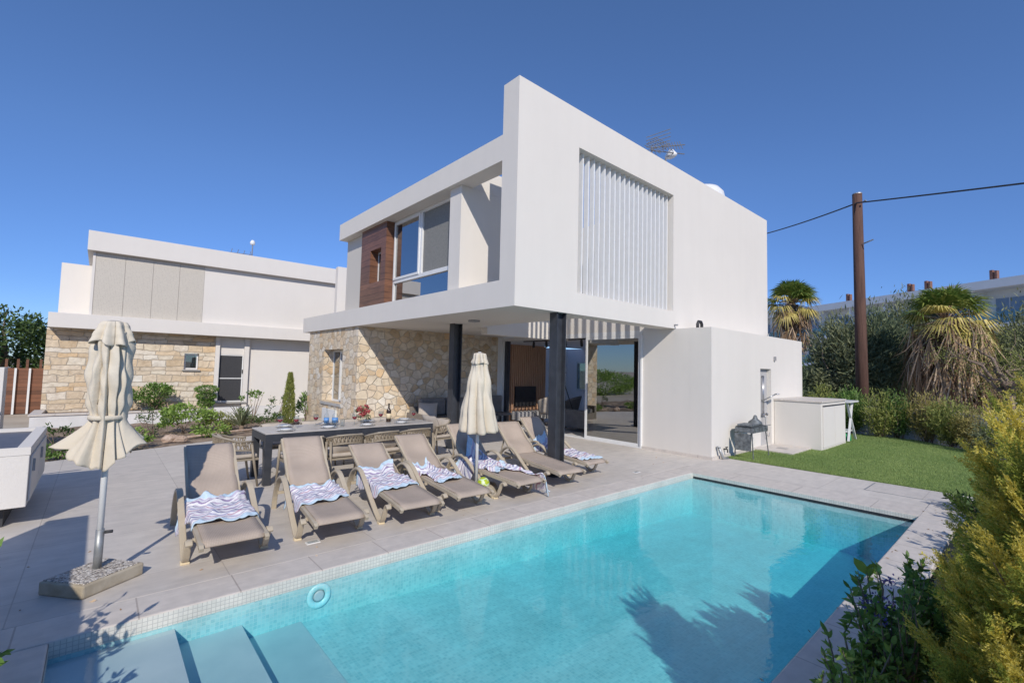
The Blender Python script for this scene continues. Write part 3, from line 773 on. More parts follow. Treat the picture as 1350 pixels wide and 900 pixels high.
# upper window
win = MB()
def rect_frame(mb, x0, x1, y0, y1, z0, z1, f):
    mb.box((x0, y0, z0), (x1, y0 + f, z1)); mb.box((x0, y1 - f, z0), (x1, y1, z1))
    mb.box((x0 + .001, y0 + f, z0), (x1 - .001, y1 - f, z0 + f)); mb.box((x0 + .001, y0 + f, z1 - f), (x1 - .001, y1 - f, z1))
rect_frame(win, 4.68, 4.76, 6.842, 9.278, 2.962, 4.788, .06)
win.box((4.675, 6.90, 3.42), (4.765, 9.22, 3.50)); win.box((4.675, 8.08, 3.502), (4.765, 8.16, 4.728))
wf = win.build('upper_window', M['alu_white'], villa, bevel=.004)
sa = MB(); rect_frame(sa, 4.655, 4.70, 8.15, 9.23, 3.49, 4.74, .05); sa.build('sash', M['alu_white'], wf, bevel=.004)
p = MB(); p.box((4.685, 8.19, 3.53), (4.691, 9.19, 4.70)); p.build('pane', M['glass_up'], wf)
p = MB(); p.box((4.715, 6.90, 3.50), (4.719, 8.08, 4.728)); p.build('insect_screen', M['screen_grey'], wf, label='grey insect screen over the right half of the window')
p = MB(); p.box((4.715, 6.90, 3.022), (4.721, 9.22, 3.42)); p.build('lower_pane', M['glass_up'], wf)
# walnut panel with slot window
mb = MB(); mb.wall(0, 9.29, 10.56, 2.962, 4.786, 4.5, 4.735, [(9.52, 10.06, 3.5, 4.25)])
wp = mb.build('wood_panel', M['wood_clad'], villa)
mb = MB(); rect_frame(mb, 4.69, 4.73, 9.522, 10.058, 3.502, 4.248, .035); sw = mb.build('slot_window', M['alu_white'], villa)
mb = MB(); mb.box((4.70, 9.555, 3.535), (4.706, 10.025, 4.215)); mb.build('pane', M['glass_up'], sw)
mb = MB(); mb.box((4.6, 10.565, 2.963), (4.66, 11.66, 4.787)); mb.build('perforated_screen', M['screen'], villa)
# louvres
mb = MB(); nl = 20
for i in range(nl):
    x = 5.75 + (i + .5) * 3.01 / nl
    mb.box((x - .015, Y0 + .10, 2.907), (x + .015, Y0 + .19, 5.328))
mb.build('louvre_screen', M['louvre'], villa)
# columns (I section steel)
for x, y, l in ((5.44, 5.06, None), (5.52, 8.02, None)):
    c = MB(); b = .082; d = .105
    c.box((x - d, y - b, .0), (x - d + .018, y + b, 2.549)); c.box((x + d - .018, y - b, .0), (x + d, y + b, 2.549)); c.box((x - d + .018, y - .008, 0), (x + d - .018, y + .008, 2.549))
    o = c.build('column', M['charcoal'], villa)
    q = MB(); q.box((x - .15, y - .12, .0005), (x + .15, y + .12, .014)); q.build('base_plate', M['charcoal'], o)
# soffit lamp
mb = MB(); mb.box((5.20, 7.0, 2.515), (5.36, 7.16, 2.549)); sl = mb.build('soffit_lamp', M['alu_grey'], villa, bevel=.005)
# ground floor stone volume
mb = MB()
mb.wall(0, 10.42, 13.75, -.12, 2.548, 4.45, 4.8, [(11.30, 12.58, .68, 2.03)])
mb.wall(1, 4.8, 8.66, -.12, 2.548, 10.42, 10.72, [])
st = mb.build('stone_wall', M['stone'], villa)
mb = MB(); mb.box((4.42, 11.24, .615), (4.7, 12.62, .678)); mb.build('window_sill', M['concrete'], villa, bevel=.004)
mb = MB(); rect_frame(mb, 4.70, 4.76, 11.302, 12.578, .682, 2.028, .05); mb.box((4.695, 11.90, .73), (4.765, 11.96, 1.98)); sw = mb.build('stone_wall_window', M['alu_white'], villa, bevel=.003)
mb = MB(); mb.box((4.72, 11.35, .73), (4.726, 12.53, 1.98)); mb.build('pane', M['glass_up'], sw)
mb = MB()
for k in range(9):
    y = 12.0 + k * .055; mb.box((4.80, y, .75), (4.83 + .02 * (k % 2), y + .05, 1.96))
mb.build('curtain', M['cool'], sw)
mb = MB(); rect_frame(mb, 4.64, 4.69, 11.36, 11.95, .73, 1.98, .045); mb.build('sash', M['alu_white'], sw)
mb = MB(); mb.box((4.40, 11.5, .18), (4.449, 12.4, .52)); mb.build('service_panel', M['alu_white'], villa, bevel=.004)
# sliding doors
mb = MB()
mb.box((8.842, 5.705, 2.44), (9.0, 10.42, 2.549)); mb.box((8.80, 5.70, .0), (8.98, 5.74, 2.44)); mb.box((8.82, 10.33, .0), (9.0, 10.42, 2.44))
mb.box((8.80, 5.742, .001), (9.0, 10.33, .03)); mb.box((8.66, 10.42, 0), (9.04, 10.7, 2.548))
dr = mb.build('sliding_door', M['alu_white'], villa, bevel=.004)
mb = MB(); rect_frame(mb, 8.84, 8.885, 5.76, 7.30, .032, 2.438, .055); sa = mb.build('door_leaf', M['alu_white'], dr, bevel=.003)
mb = MB(); mb.box((8.86, 5.815, .087), (8.867, 7.245, 2.383)); mb.build('glass_pane', M['glass_door'], dr)
mb = MB(); mb.box((8.85, 10.21, .03), (8.97, 10.325, 2.438)); mb.build('folded_leaf', M['charcoal'], dr)
mb = MB(); mb.box((8.845, 5.3, 2.55), (9.04, 8.098, 2.962)); mb.build('lintel', M['white'], villa)
# annex
mb = MB(); mb.wall(1, 8.84, 14.04, 0, 2.548, 4.18, 4.62, [(11.22, 11.86, .02, 1.78)])
mb.box((8.842, 4.62, 0), (9.04, 5.70, 2.547)); mb.box((9.04, 4.62, 2.40), (14.04, 7.2, 2.546)); mb.box((13.84, 4.62, 0), (14.039, 7.2, 2.40))
mb.build('annex', M['white'], villa)
mb = MB(); mb.box((8.815, 4.155, -.002), (11.2, 4.179, .055)); mb.box((8.815, 4.18, -.002), (8.838, 5.69, .055)); mb.build('plinth', M['coping'], villa)
mb = MB(); mb.box((11.222, 4.27, .022), (11.858, 4.35, 1.778)); mb.build('shower_panel', M['grey_panel'], villa)
mb = MB(); mb.box((12.02, 4.14, 1.98), (12.09, 4.179, 2.08)); mb.build('outdoor_switch', M['alu_grey'], villa)
mb = MB(); mb.tube([(9.36, 4.72, 2.54), (9.36, 4.72, 2.68), (9.40, 4.72, 2.73), (9.50, 4.72, 2.73), (9.54, 4.72, 2.68), (9.54, 4.72, 2.62)], .032, 10)
mb.build('vent_pipe', M['black'], villa, smooth=True)
mb = MB(); mb.tube([(13.62, 4.87, 2.545), (13.62, 4.87, 2.72), (13.68, 4.87, 2.76)], .02, 8); mb.tube([(13.74, 4.88, 2.545), (13.74, 4.88, 2.68)], .02, 8); mb.build('roof_pipe', M['galv'], villa, smooth=True)
mb = MB(); mb.tube([(8.80, 4.93, 2.62), (8.80, 4.86, 2.62)], .018, 8); mb.build('overflow_spout', M['alu_grey'], villa, smooth=True)
# interior of the living room
mb = MB(); mb.box((9.0, 5.72, -.1), (14.2, 12.8, .006)); mb.build('interior_floor', M['deck'], villa)
mb = MB(); mb.box((9.04, 7.22, 2.47), (14.2, 11.72, 2.54)); mb.build('interior_ceiling', M['cool'], villa)  # ends short of the back wall, an unseen gap added for sky light
mb = MB(); mb.wall(0, 7.2, 12.8, 0, 2.47, 14.0, 14.2, [(11.15, 12.0, .86, 1.98), (7.4, 10.75, .05, 2.44)]); mb.build('interior_wall', M['cool'], villa)  # besides the small window, a large unseen opening added to brighten the room
mb = MB(); mb.wall(1, 10.6, 14.0, 0, 2.47, 12.5, 12.6, [(10.7, 12.4, .05, 2.44)]); mb.build('interior_wall', M['cool'], villa)  # opening hidden behind the slat wall, added to let in daylight
mb = MB(); mb.box((9.042, 10.43, 0), (10.6, 10.6, 2.47)); mb.build('interior_wall', M['cool'], villa)
mb = MB(); mb.box((9.06, 7.1, .007), (14, 7.2, 2.39)); mb.build('interior_wall', M['cool'], villa)
mb = MB(); rect_frame(mb, 13.97, 14.03, 11.152, 11.998, .862, 1.978, .06); iw = mb.build('interior_window', M['alu_white'], villa)
mb = MB(); mb.box((13.99, 11.21, .92), (13.996, 11.94, 1.92)); mb.build('pane', M['glass'], iw)
mb = MB()
for i in range(20):
    x = 9.06 + i * .078; mb.box((x, 10.34, .42), (x + .04, 10.40, 2.36))
sw = mb.build('slat_wall', M['wood_slat'], villa)
mb = MB(); mb.box((9.04, 10.40, .0), (10.58, 10.428, 2.37)); mb.build('backing_board', M['wood_slat'], sw)
mb = MB(); mb.box((9.28, 10.28, .53), (10.12, 10.338, 1.12)); mb.build('television', M['black'], villa, bevel=.005)
mb = MB(); mb.tube([(9.2, 9.9, 2.44), (9.2, 7.6, 2.44)], .018, 6)
tl = mb.build('track_light', M['black'], villa)
for y in (9.5, 9.0, 8.3, 7.75):
    mb = MB(); mb.tube([(9.2, y, 2.44), (9.2, y, 2.38)], .01, 6); mb.tube([(9.24, y + .02, 2.40), (9.14, y - .08, 2.27)], .035, 10); mb.build('spot', M['black'], tl, smooth=True)

# ------------------------------------------------------------------ living room furniture seen through the open door
t = thing('media_bench', 'low grey media bench beneath the television on the slat wall', 'bench', (9.85, 10.1, 0))
mb = MB(); mb.box((9.1, 9.92, .16), (10.7, 10.25, .40)); mb.build('body', M['grey_panel'], t, bevel=.008)
for x in (9.2, 10.6):
    mb = MB(); mb.box((x - .02, 9.95, .006), (x + .02, 10.2, .16)); mb.build('leg_frame', M['black'], t)
def shell_chair(loc, rz, label, mat):
    t = thing('lounge_chair', label, 'armchair', loc, rz, 'shell lounge chairs in the living room')
    mb = MB()
    def f(u, v):
        a = (u - .5) * 3.6; r = .30 + .05 * v
        h = .40 + v * (.42 * max(0, math.cos(a * .62)) ** .7 + .06)
        return (math.sin(a) * r, .05 + math.cos(a) * r * (.75 + .25 * v), h)
    mb.grid(f, 17, 7); mb.build('shell', mat, t, world=False, smooth=True, solid=.03)
    mb = MB(); mb.lathe([(0, .36), (.26, .36), (.29, .40), (.26, .45), (0, .46)], n=18); mb.build('seat', mat, t, world=False, smooth=True)
    for sx in (-1, 1):
        for sy in (-1, 1):
            mb = MB(); mb.tube([(sx * .18, sy * .18, .37), (sx * .28, sy * .27, 0)], .012, 6); mb.build('leg', M['black'], t, world=False)
    return t
shell_chair((9.75, 9.35, .006), R(150), 'beige shell armchair on thin black legs in front of the media bench', M['cushion'])
shell_chair((10.55, 9.35, .006), R(200), 'grey shell armchair beside the right end of the slat wall', M['grey_fabric'])
t = thing('sofa', 'grey upholstered sofa just inside the open sliding door', 'sofa', (10.4, 8.35, 0))
mb = MB(); mb.box((9.75, 7.9, .12), (11.6, 8.75, .42)); mb.build('seat', M['grey_fabric'], t, bevel=.03)
mb = MB(); mb.box((9.75, 7.7, .10), (11.6, 7.895, .74)); mb.build('backrest', M['grey_fabric'], t, bevel=.03)
mb = MB(); mb.box((9.58, 7.72, .10), (9.748, 8.75, .58)); mb.build('armrest', M['grey_fabric'], t, bevel=.03)
for x in (9.65, 11.5):
    for y in (7.78, 8.65):
        mb = MB(); mb.tube([(x, y, .006), (x, y, .12)], .015, 6); mb.build('leg', M['black'], t)
t = thing('floor_lamp', 'black tripod floor lamp leaning beside the grey sofa', 'floor lamp', (10.3, 8.95, 0))
mb = MB(); mb.tube([(10.05, 9.2, 1.55), (10.55, 8.95, .01)], .014, 6); mb.tube([(10.05, 9.2, 1.55), (10.2, 9.35, .01)], .014, 6); mb.tube([(10.05, 9.2, 1.55), (10.0, 8.9, .01)], .014, 6); mb.build('stand', M['black'], t)
mb = MB(); mb.lathe([(.03, 1.75), (.10, 1.70), (.15, 1.55), (.145, 1.55), (.09, 1.69), (.0, 1.74)], (10.05, 9.2, 0), 18); mb.build('lamp_shade', M['black'], t, smooth=True)
t = thing('patio_chair', 'dark grey chair folded against the left jamb of the sliding door', 'chair', (8.42, 9.95, 0))
mb = MB(); mb.box((8.2, 9.75, .36), (8.68, 10.2, .42)); mb.build('seat', M['grey_fabric'], t, bevel=.015)
mb = MB(); mb.box((8.2, 10.2, .40), (8.68, 10.25, .88)); mb.build('backrest', M['grey_fabric'], t, bevel=.015)
for x in (8.22, 8.66):
    for y in (9.77, 10.22):
        mb = MB(); mb.box((x - .015, y - .015, 0), (x + .015, y + .015, .36)); mb.build('leg', M['black'], t)

# ------------------------------------------------------------------ roof furniture
t = thing('roof_antenna', 'grey yagi television antenna on a mast behind the villa parapet', 'antenna', (9.95, 6.2, 5.19))
a0 = Vector((9.95, 6.2, 0))
mb = MB(); mb.tube([a0 + Vector((0, 0, 5.19)), a0 + Vector((0, 0, 7.55))], .022, 8); mb.build('mast', M['antenna'], t)
mb = MB(); mb.tube([a0 + Vector((-.05, 0, 7.5)), a0 + Vector((1.5, -.2, 8.05))], .018, 6); mb.tube([a0 + Vector((-.05, 0, 7.42)), a0 + Vector((1.48, -.2, 7.75))], .016, 6)
mb.tube([a0 + Vector((.1, 0, 7.5)), a0 + Vector((.55, -.05, 7.0))], .01, 6); mb.build('boom', M['antenna'], t)
mb = MB()
for k in range(8):
    s = k / 8; c = a0 + Vector((.45 + 1.0 * s, -.06 - .13 * s, 7.68 + .35 * s)); mb.tube([c + Vector((0, -.05, -.13)), c + Vector((0, .05, .13))], .011, 5)
for k in range(7):
    c = a0 + Vector((-.1 + .12 * k, .02 * k, 7.45 + .09 * k)); mb.tube([c + Vector((-.12, .1, .1)), c + Vector((.25, -.2, -.12))], .011, 5)
for k in range(5):
    c = a0 + Vector((.05 + .0 * k, .0, 7.55 + .11 * k)); mb.tube([a0 + Vector((.02, .2, 7.5 + .1 * k)), a0 + Vector((.5, -.3, 7.7 + .11 * k))], .011, 5)
mb.build('element', M['antenna'], t)
for ch in t.children: ch.scale = (.86, .86, .86)
t = thing('satellite_receiver', 'small white receiver on a short mast right of the antenna', 'receiver', (10.6, 6.2, 5.19))
mb = MB(); mb.tube([(10.6, 6.2, 5.19), (10.6, 6.2, 7.15), (10.75, 6.2, 7.25)], .02, 8); mb.build('mast', M['antenna'], t)
mb = MB(); mb.lathe([(0, -.06), (.10, -.03), (.16, .0), (.17, .05), (.12, .11), (.05, .20), (0, .22)], (10.85, 6.2, 7.25), 14, .6, 1); mb.build('dish', M['alu_white'], t, smooth=True)
t = thing('water_tank', 'white domed water tank showing above the villa parapet', 'water tank', (12.7, 6.3, 5.19))
mb = MB(); mb.lathe([(.62, 5.19), (.62, 6.6), (.58, 6.78), (.46, 6.92), (.25, 7.0), (0, 7.02)], (12.75, 6.3, 0), 28); mb.build('barrel', M['alu_white'], t, smooth=True)
mb = MB(); mb.lathe([(.09, 7.0), (.09, 7.05), (0, 7.06)], (12.75, 6.3, 0), 16); mb.build('cap', M['alu_white'], t, smooth=True)

# ------------------------------------------------------------------ neighbouring house
nh = thing('neighbour_house', 'white flat roofed house with pale stone ground floor and perforated upper screen', 'house', (-1.05, 17, 0))
mb = MB(); mb.box((-1.07, 17.0, 2.45), (9.5, 22, 2.84)); mb.build('slab', M['white2'], nh, bevel=.006)
mb = MB(); mb.box((-.42, 17.0, 4.60), (9.5, 22, 5.14)); mb.build('roof', M['white2'], nh, bevel=.006)
mb = MB(); mb.box((2.3, 17.17, 2.842), (9.5, 17.4, 4.598)); mb.box((-.30, 17.15, 2.842), (-.24, 21.5, 4.598)); mb.box((-.24, 17.4, 2.842), (2.3, 17.5, 4.598)); mb.build('upper_wall', M['white2'], nh)
mb = MB()
for i in range(4):
    x = -.236 + i * .634; mb.box((x + .003, 17.16, 2.843), (x + .631, 17.2, 4.597))
mb.build('perforated_screen', M['screen2'], nh)
mb = MB(); mb.box((-1.0, 19, 2.842), (-.31, 21.8, 4.46)); mb.build('side_block', M['white2'], nh)
mb = MB(); mb.wall(1, -1.1, 2.74, -.12, 2.448, 17.42, 17.8, [(1.94, 2.32, 1.38, 1.88)]); mb.box((-1.1, 17.8, -.12), (-.8, 21.8, 2.448))
mb.build('stone_wall', M['stone2'], nh)
mb = MB(); mb.wall(1, 1.95, 2.31, 1.39, 1.87, 17.52, 17.57, [(1.99, 2.27, 1.43, 1.83)]); wn = mb.build('small_window', M['alu_white'], nh)
mb = MB(); mb.box((1.99, 17.54, 1.43), (2.27, 17.545, 1.83)); mb.build('pane', M['glass'], wn)
mb = MB(); mb.box((1.90, 17.36, 1.345), (2.36, 17.52, 1.378)); mb.build('sill', M['concrete'], wn)
mb = MB(); mb.box((1.99, 17.7, 1.4), (2.27, 17.75, 1.85)); mb.build('blind', M['grey_panel'], wn)
mb = MB(); mb.box((2.742, 17.36, -.1), (2.86, 17.6, 2.448)); mb.box((3.56, 17.36, -.1), (3.70, 17.6, 2.448)); mb.build('post', M['white2'], nh)
mb = MB(); mb.box((2.86, 17.45, 1.88), (3.56, 17.6, 2.448)); mb.box((3.70, 17.48, -.12), (9.5, 17.7, 2.448)); mb.box((2.86, 17.5, -.12), (3.56, 17.6, .36)); mb.build('ground_wall', M['white2'], nh)
mb = MB(); mb.wall(1, 2.862, 3.558, .362, 1.878, 17.46, 17.5, [(2.89, 3.53, .39, 1.10), (2.89, 3.53, 1.13, 1.85)]); dn = mb.build('screen_door', M['alu_white'], nh)
mb = MB(); mb.box((2.89, 17.48, .39), (3.53, 17.49, 1.85)); mb.build('mesh_panel', M['dark'], dn)
mb = MB(); mb.box((3.535, 17.42, 1.28), (3.555, 17.459, 1.40)); mb.build('handle', M['black'], dn)
mb = MB(); mb.box((2.80, 17.3, .32), (3.70, 17.455, .36)); mb.build('door_step', M['concrete'], nh)
t = thing('roof_aerial', 'small aerial with white head on the roof of the stone house', 'antenna', (4.0, 19.2, 5.14))
mb = MB(); mb.tube([(4.0, 19.2, 5.14), (4.0, 19.2, 6.05)], .02, 6); mb.build('mast', M['antenna'], t)
mb = MB(); mb.lathe([(0, 5.98), (.075, 6.0), (.09, 6.08), (.05, 6.16), (0, 6.18)], (4.0, 19.2, 0), 12); mb.build('head', M['alu_white'], t, smooth=True)
mb = MB()
for k in range(4): mb.tube([(3.3 + .2 * k, 19.2, 5.5), (3.34 + .2 * k, 19.1, 5.72)], .01, 5)
mb.tube([(3.2, 19.2, 5.58), (4.0, 19.2, 5.62)], .01, 5); mb.build('boom', M['antenna'], t)
t = thing('white_fin_wall', 'narrow white fin wall standing between the two houses', 'wall', (5.9, 14.6, 0))
mb = MB(); mb.box((5.45, 14.5, -.1), (8.4, 14.7, 4.72)); mb.build('wall_panel', M['white2'], t, bevel=.006)

# raised planter in front of it
t = thing('raised_planter', 'long white raised planter below the stone wall of the neighbouring house', 'planter', (.7, 16, 0))
mb = MB(); mb.box((-1.18, 15.95, -.12), (2.6, 16.15, .24)); mb.box((-1.18, 16.15, -.12), (-1.0, 17.41, .24)); mb.box((2.6, 15.953, -.12), (6, 16.15, .30)); mb.build('wall_panel', M['lower_white'], t)
mb = MB(); mb.box((-1.21, 15.92, .24), (2.6, 16.2, .275)); mb.box((-1.21, 16.2, .24), (-1.0, 17.41, .275)); mb.build('rim', M['coping'], t)
mb = MB(); mb.box((-1.0, 16.2, 0), (2.6, 17.41, .2)); mb.build('soil_fill', M['soil'], t)

# ------------------------------------------------------------------ outdoor kitchen counter, pillar, wooden fence at the left
t = thing('kitchen_counter', 'white outdoor kitchen counter with dark slate top at the left edge', 'counter', (-1.4, 7.4, 0))
mb = MB(); mb.box((-2.3, 6.55, .2), (-.46, 8.36, .70)); mb.build('body', M['white'], t, bevel=.006)
mb = MB(); mb.box((-2.25, 6.7, -.005), (-.62, 8.3, .2)); mb.build('toe_kick', M['dark'], t)
mb = MB(); mb.wall(2, -2.3, -.455, 6.545, 8.365, .70, .775, [(-2.25, -.55, 6.57, 8.30)]); mb.build('rim', M['white'], t, bevel=.004)
mb = MB(); mb.box((-2.25, 6.571, .70), (-.551, 8.299, .735)); mb.build('top', M['counter_top'], t)
for y0, y1 in ((6.62, 7.42), (7.46, 8.28)):
    mb = MB(); mb.box((-.458, y0, .24), (-.444, y1, .68)); d = mb.build('door', M['white'], t, bevel=.003)
    mb = MB(); mb.box((-.443, y0 + .06, .52), (-.425, y0 + .09, .64)); mb.build('handle', M['alu_grey'], d)
mb = MB(); mb.tube([(-1.2, 8.25, .735), (-1.2, 8.25, .92), (-1.05, 8.25, .95), (-.85, 8.25, .97)], .02, 8); mb.build('tap', M['alu_grey'], t, smooth=True)
t = thing('garden_pillar', 'white rendered garden pillar behind the outdoor counter', 'pillar', (-1.6, 12, 0))
mb = MB(); mb.box((-2.4, 11.8, -.1), (-1.22, 12.2, 1.46)); mb.build('shaft', M['white2'], t, bevel=.006)
mb = MB(); mb.box((-2.4, 11.5, -.1), (-1.13, 11.79, .36)); mb.build('base', M['white2'], t, bevel=.006)
t = thing('wooden_fence', 'reddish brown board fence with white posts left of the stone house', 'fence', (-1.9, 21, 0))
mb = MB(); mb.box((-5, 21.0, -.12), (-1.25, 21.05, 1.3)); mb.build('board_panel', M['fence_wood'], t)
for x in (-1.93, -1.62):
    mb = MB(); mb.box((x - .025, 20.93, -.12), (x + .025, 20.99, 1.3)); mb.build('post', M['alu_white'], t)
for x in (-2.15, -1.9, -1.7, -1.4):
    mb = MB(); mb.box((x - .03, 21.06, 1.2), (x + .03, 21.12, 1.58)); mb.build('rear_post', M['fence_wood'], t)
# garden wall outside the left of the view, whose shadow falls along the terrace
t = thing('boundary_wall', 'rendered white boundary wall along the near left of the terrace', 'wall', (-1.3, 2.5, 0))
mb = MB(); mb.box((-1.45, .8, -.12), (-1.2, 4.7, 1.54)); mb.build('wall_panel', M['white2'], t)
mb = MB(); mb.box((-1.48, .78, 1.54), (-1.18, 4.72, 1.58)); mb.build('capping', M['coping'], t)

# ------------------------------------------------------------------ sun loungers
def smooth_path(pts, n=20):
    """Catmull-Rom through the points"""
    P = [Vector(p) for p in pts]; P = [P[0] * 2 - P[1]] + P + [P[-1] * 2 - P[-2]]; out = []
    m = len(P) - 3
    for k in range(n + 1):
        t = k / n * m; i = min(int(t), m - 1); t -= i
        a, b, c, d = P[i:i + 4]
        out.append(.5 * ((2 * b) + (c - a) * t + (2 * a - 5 * b + 4 * c - d) * t * t + (3 * b - a - 3 * c + d) * t ** 3))
    return out
HY, HZ = .78, .30                                    # hinge of the backrest (local)
def seat_z(y): return .238 + .062 * (y + .35) / 1.13
def back_mesh(ang, W=.415):
    mb = MB(); L = .70; ca, sa = math.cos(ang), math.sin(ang)
    def f(u, v):
        x = (u - .5) * W; s = v * L
        sag = -.018 * math.sin(math.pi * u) * math.sin(math.pi * min(1, v * 1.05)) + .012 * math.sin(v * 9)
        roll = max(0, v - .93) / .07
        return (x, HY - .02 + s * ca - sag * sa * 1 - .0 + roll * .012, HZ + .005 + s * sa + sag * ca - roll * .01)
    mb.grid(f, 9, 22); return mb
def make_lounger(label, ang):
    t = thing('sun_lounger', label, 'sun lounger', (0, 0, 0), 0, 'taupe sun loungers along the pool')
    for s in (-1, 1):
        x = s * .29
        path = smooth_path([(x, 1.15, .0), (x, 1.10, .17), (x, .98, .335), (x, .84, .415), (x, .73, .425), (x, .62, .385), (x, .45, .27), (x, .22, .12), (x, .06, .03), (x, .0, .012)], 30)
        mb = MB(); mb.ribbon(path, .052, .026)
        fr = mb.build('arm_frame', M['chaise'], t, world=False, smooth=False, bevel=.006)
        mb = MB(); mb.ribbon(smooth_path([(x, .012, .014), (x, -.05, .05), (x, -.10, .14), (x, -.13, .20), (x, -.17, .225), (x, -.21, .20)], 16), .05, .024)
        mb.build('front_bracket', M['chaise'], fr, world=False, bevel=.005)
        mb = MB(); mb.box((x - .032, -.03, .0), (x + .032, .03, .022)); mb.build('foot', M['cream_label'], fr, world=False, bevel=.004)
        mb = MB(); mb.ribbon(smooth_path([(s * .228, -.36, .205), (s * .228, -.33, .225), (s * .228, .2, .255), (s * .228, HY, HZ - .01), (s * .228, .98, HZ + .0)], 14), .032, .04)
        mb.build('seat_rail', M['chaise'], t, world=False, bevel=.006)
    for y, z, hw in ((-.12, .215, .26), (.35, .235, .26), (.76, .268, .26), (1.05, .2, .28)):
        mb = MB(); mb.bar((-hw, y, z), (hw, y, z), .03, .03); mb.build('cross_bar', M['chaise'], t, world=False)
    mb = MB()
    def f(u, v):
        y = -.36 + v * (HY + .36); x = (u - .5) * .43
        drop = max(0, (.06 - v) / .06) ** 2 * .035
        return (x, y, seat_z(y) + .012 - .022 * math.sin(math.pi * u) * math.sin(math.pi * v) - drop)
    mb.grid(f, 9, 26); mb.build('seat', M['sling'], t, world=False, smooth=True, solid=.012)
    back_mesh(ang).build('backrest', M['sling'], t, world=False, smooth=True, solid=.014)
    ca, sa = math.cos(ang), math.sin(ang)
    for s in (-1, 1):
        mb = MB(); mb.bar((s * .216, HY - .02, HZ - .008), (s * .216, HY - .02 + .69 * ca, HZ - .008 + .69 * sa), .026, .03)
        mb.bar((s * .185, HY + .38 * ca, HZ - .012 + .38 * sa), (s * .185, HY + .38 * ca + .14, .17), .018, .018); mb.build('back_rail', M['chaise'], t, world=False)
    return t
LNG = [  # x, y of the front feet, rz, back angle, label
    (.90, 4.65, -1.6, 41, 'upright taupe sun lounger nearest the big closed parasol, striped towel flat on its seat'),
    (1.77, 4.63, -4.5, 42, 'taupe sun lounger standing before the left leg of the dining table'),
    (2.585, 4.58, -5, 26, 'taupe sun lounger with its back reclined lowest, third from the big parasol'),
    (3.27, 4.60, -3, 33, 'taupe sun lounger just left of the small parasol and the green ball'),
    (4.14, 4.62, 0, 45, 'taupe sun lounger directly right of the small parasol pole, its back half hidden'),
    (5.05, 4.70, -7, 40, 'taupe sun lounger just in front of the front steel column'),
    (5.86, 4.92, -3, 43, 'taupe sun lounger half hidden behind the front steel column'),
]
for x, y, rz, a, lab in LNG:
    t = make_lounger(lab, R(a)); t.location = (x, y, 0); t.rotation_euler = (0, 0, R(rz))

# striped towels, each with its own lie
def towel(idx, label, c, wl, rot, seed, amp=.022, over=None, bunch=0.0):
    """c = centre in the lounger's local frame, wl = (width, length), over = height function"""
    x0, y0, rz, a, _ = LNG[idx]; g = random.Random(seed); ang = R(a); rz = R(rz)
    k = [(g.uniform(6, 16), g.uniform(-14, 14), g.uniform(0, 6.3), g.uniform(.4, 1)) for _ in range(6)]
    ed = [(g.uniform(4, 12), g.uniform(0, 6.3)) for _ in range(4)]
    mb = MB(); mb.uv = []
    nu, nv = 46, 64; ca, sa = math.cos(rot), math.sin(rot); W, L = wl
    for j in range(nv):
        for i in range(nu):
            u, v = i / (nu - 1), j / (nv - 1)
            uu = (u - .5) * W * (1 + .10 * math.sin(ed[0][0] * v + ed[0][1])) + .025 * math.sin(ed[1][0] * v + ed[1][1])
            vv = (v - .5) * L * (1 + .07 * math.sin(ed[2][0] * u + ed[2][1])) + .025 * math.sin(ed[3][0] * u + ed[3][1])
            vv += bunch * .05 * math.sin(7 * u) * (v > .5)
            lx, ly = c[0] + uu * ca - vv * sa, c[1] + uu * sa + vv * ca
            f = sum(w * (1 - abs(math.sin(p * uu * 1.2 + q * vv * 1.2 + o))) ** 2 for p, q, o, w in k) / 3
            z = seat_z(ly) if ly < HY else HZ + .005 + (ly - HY) * math.tan(ang)
            lx0 = lx
            if abs(lx) > .24:
                e = abs(lx) - .24; z -= min(e * 1.6, z - .03) if e > 0 else 0; lx = math.copysign(.24 + e * .45, lx)
            if ly < -.36: e = -.36 - ly; z -= e * 1.5; ly = -.36 - e * .3
            edge = min(u, 1 - u, v, 1 - v)
            z += .016 + 1.5 * amp * f * (1 + .8 * (v > .8) * bunch) + .03 * bunch * max(0, v - .82) / .18
            z = max(z, .012 + .004 * f)
            mb.v.append((x0 + lx * math.cos(rz) - ly * math.sin(rz), y0 + lx * math.sin(rz) + ly * math.cos(rz), z)); mb.uv.append((u, v + .012 * math.sin(4 * u + seed) + .006 * math.sin(11 * u + 2 * seed) + .006 * math.sin(17 * u + 9 * v)))
    for j in range(nv - 1):
        for i in range(nu - 1): mb.f.append((j * nu + i, j * nu + i + 1, (j + 1) * nu + i + 1, (j + 1) * nu + i))
    o = mb.build('beach_towel', M['towel'], None, smooth=True, solid=.008)
    return tag(o, label, 'towel', 'striped beach towels on the sun loungers')
towel(0, 'striped towel spread flat on the lounger nearest the big parasol', (.0, .36, 0), (.64, .62), R(7), 1, .04, bunch=1)
towel(1, 'striped towel sagging between the arms of the lounger before the table leg', (.03, .40, 0), (.66, .50), R(14), 2, .04, bunch=.6)
towel(2, 'striped towel running up the low reclined lounger back', (-.02, .56, 0), (.56, .72), R(10), 3, .034)
towel(3, 'narrow crumpled striped towel with pale blue fringe on the lounger beside the green ball', (-.06, .46, 0), (.36, .66), R(12), 4, .05, bunch=1)
towel(4, 'blue ended striped towel bunched on the lounger behind the small parasol pole', (-.06, .56, 0), (.56, .70), R(28), 5, .05, bunch=1)
towel(4, 'striped towel hanging off the foot end of a lounger down to the paving', (.27, .06, 0), (.30, .88), R(18), 6, .04)
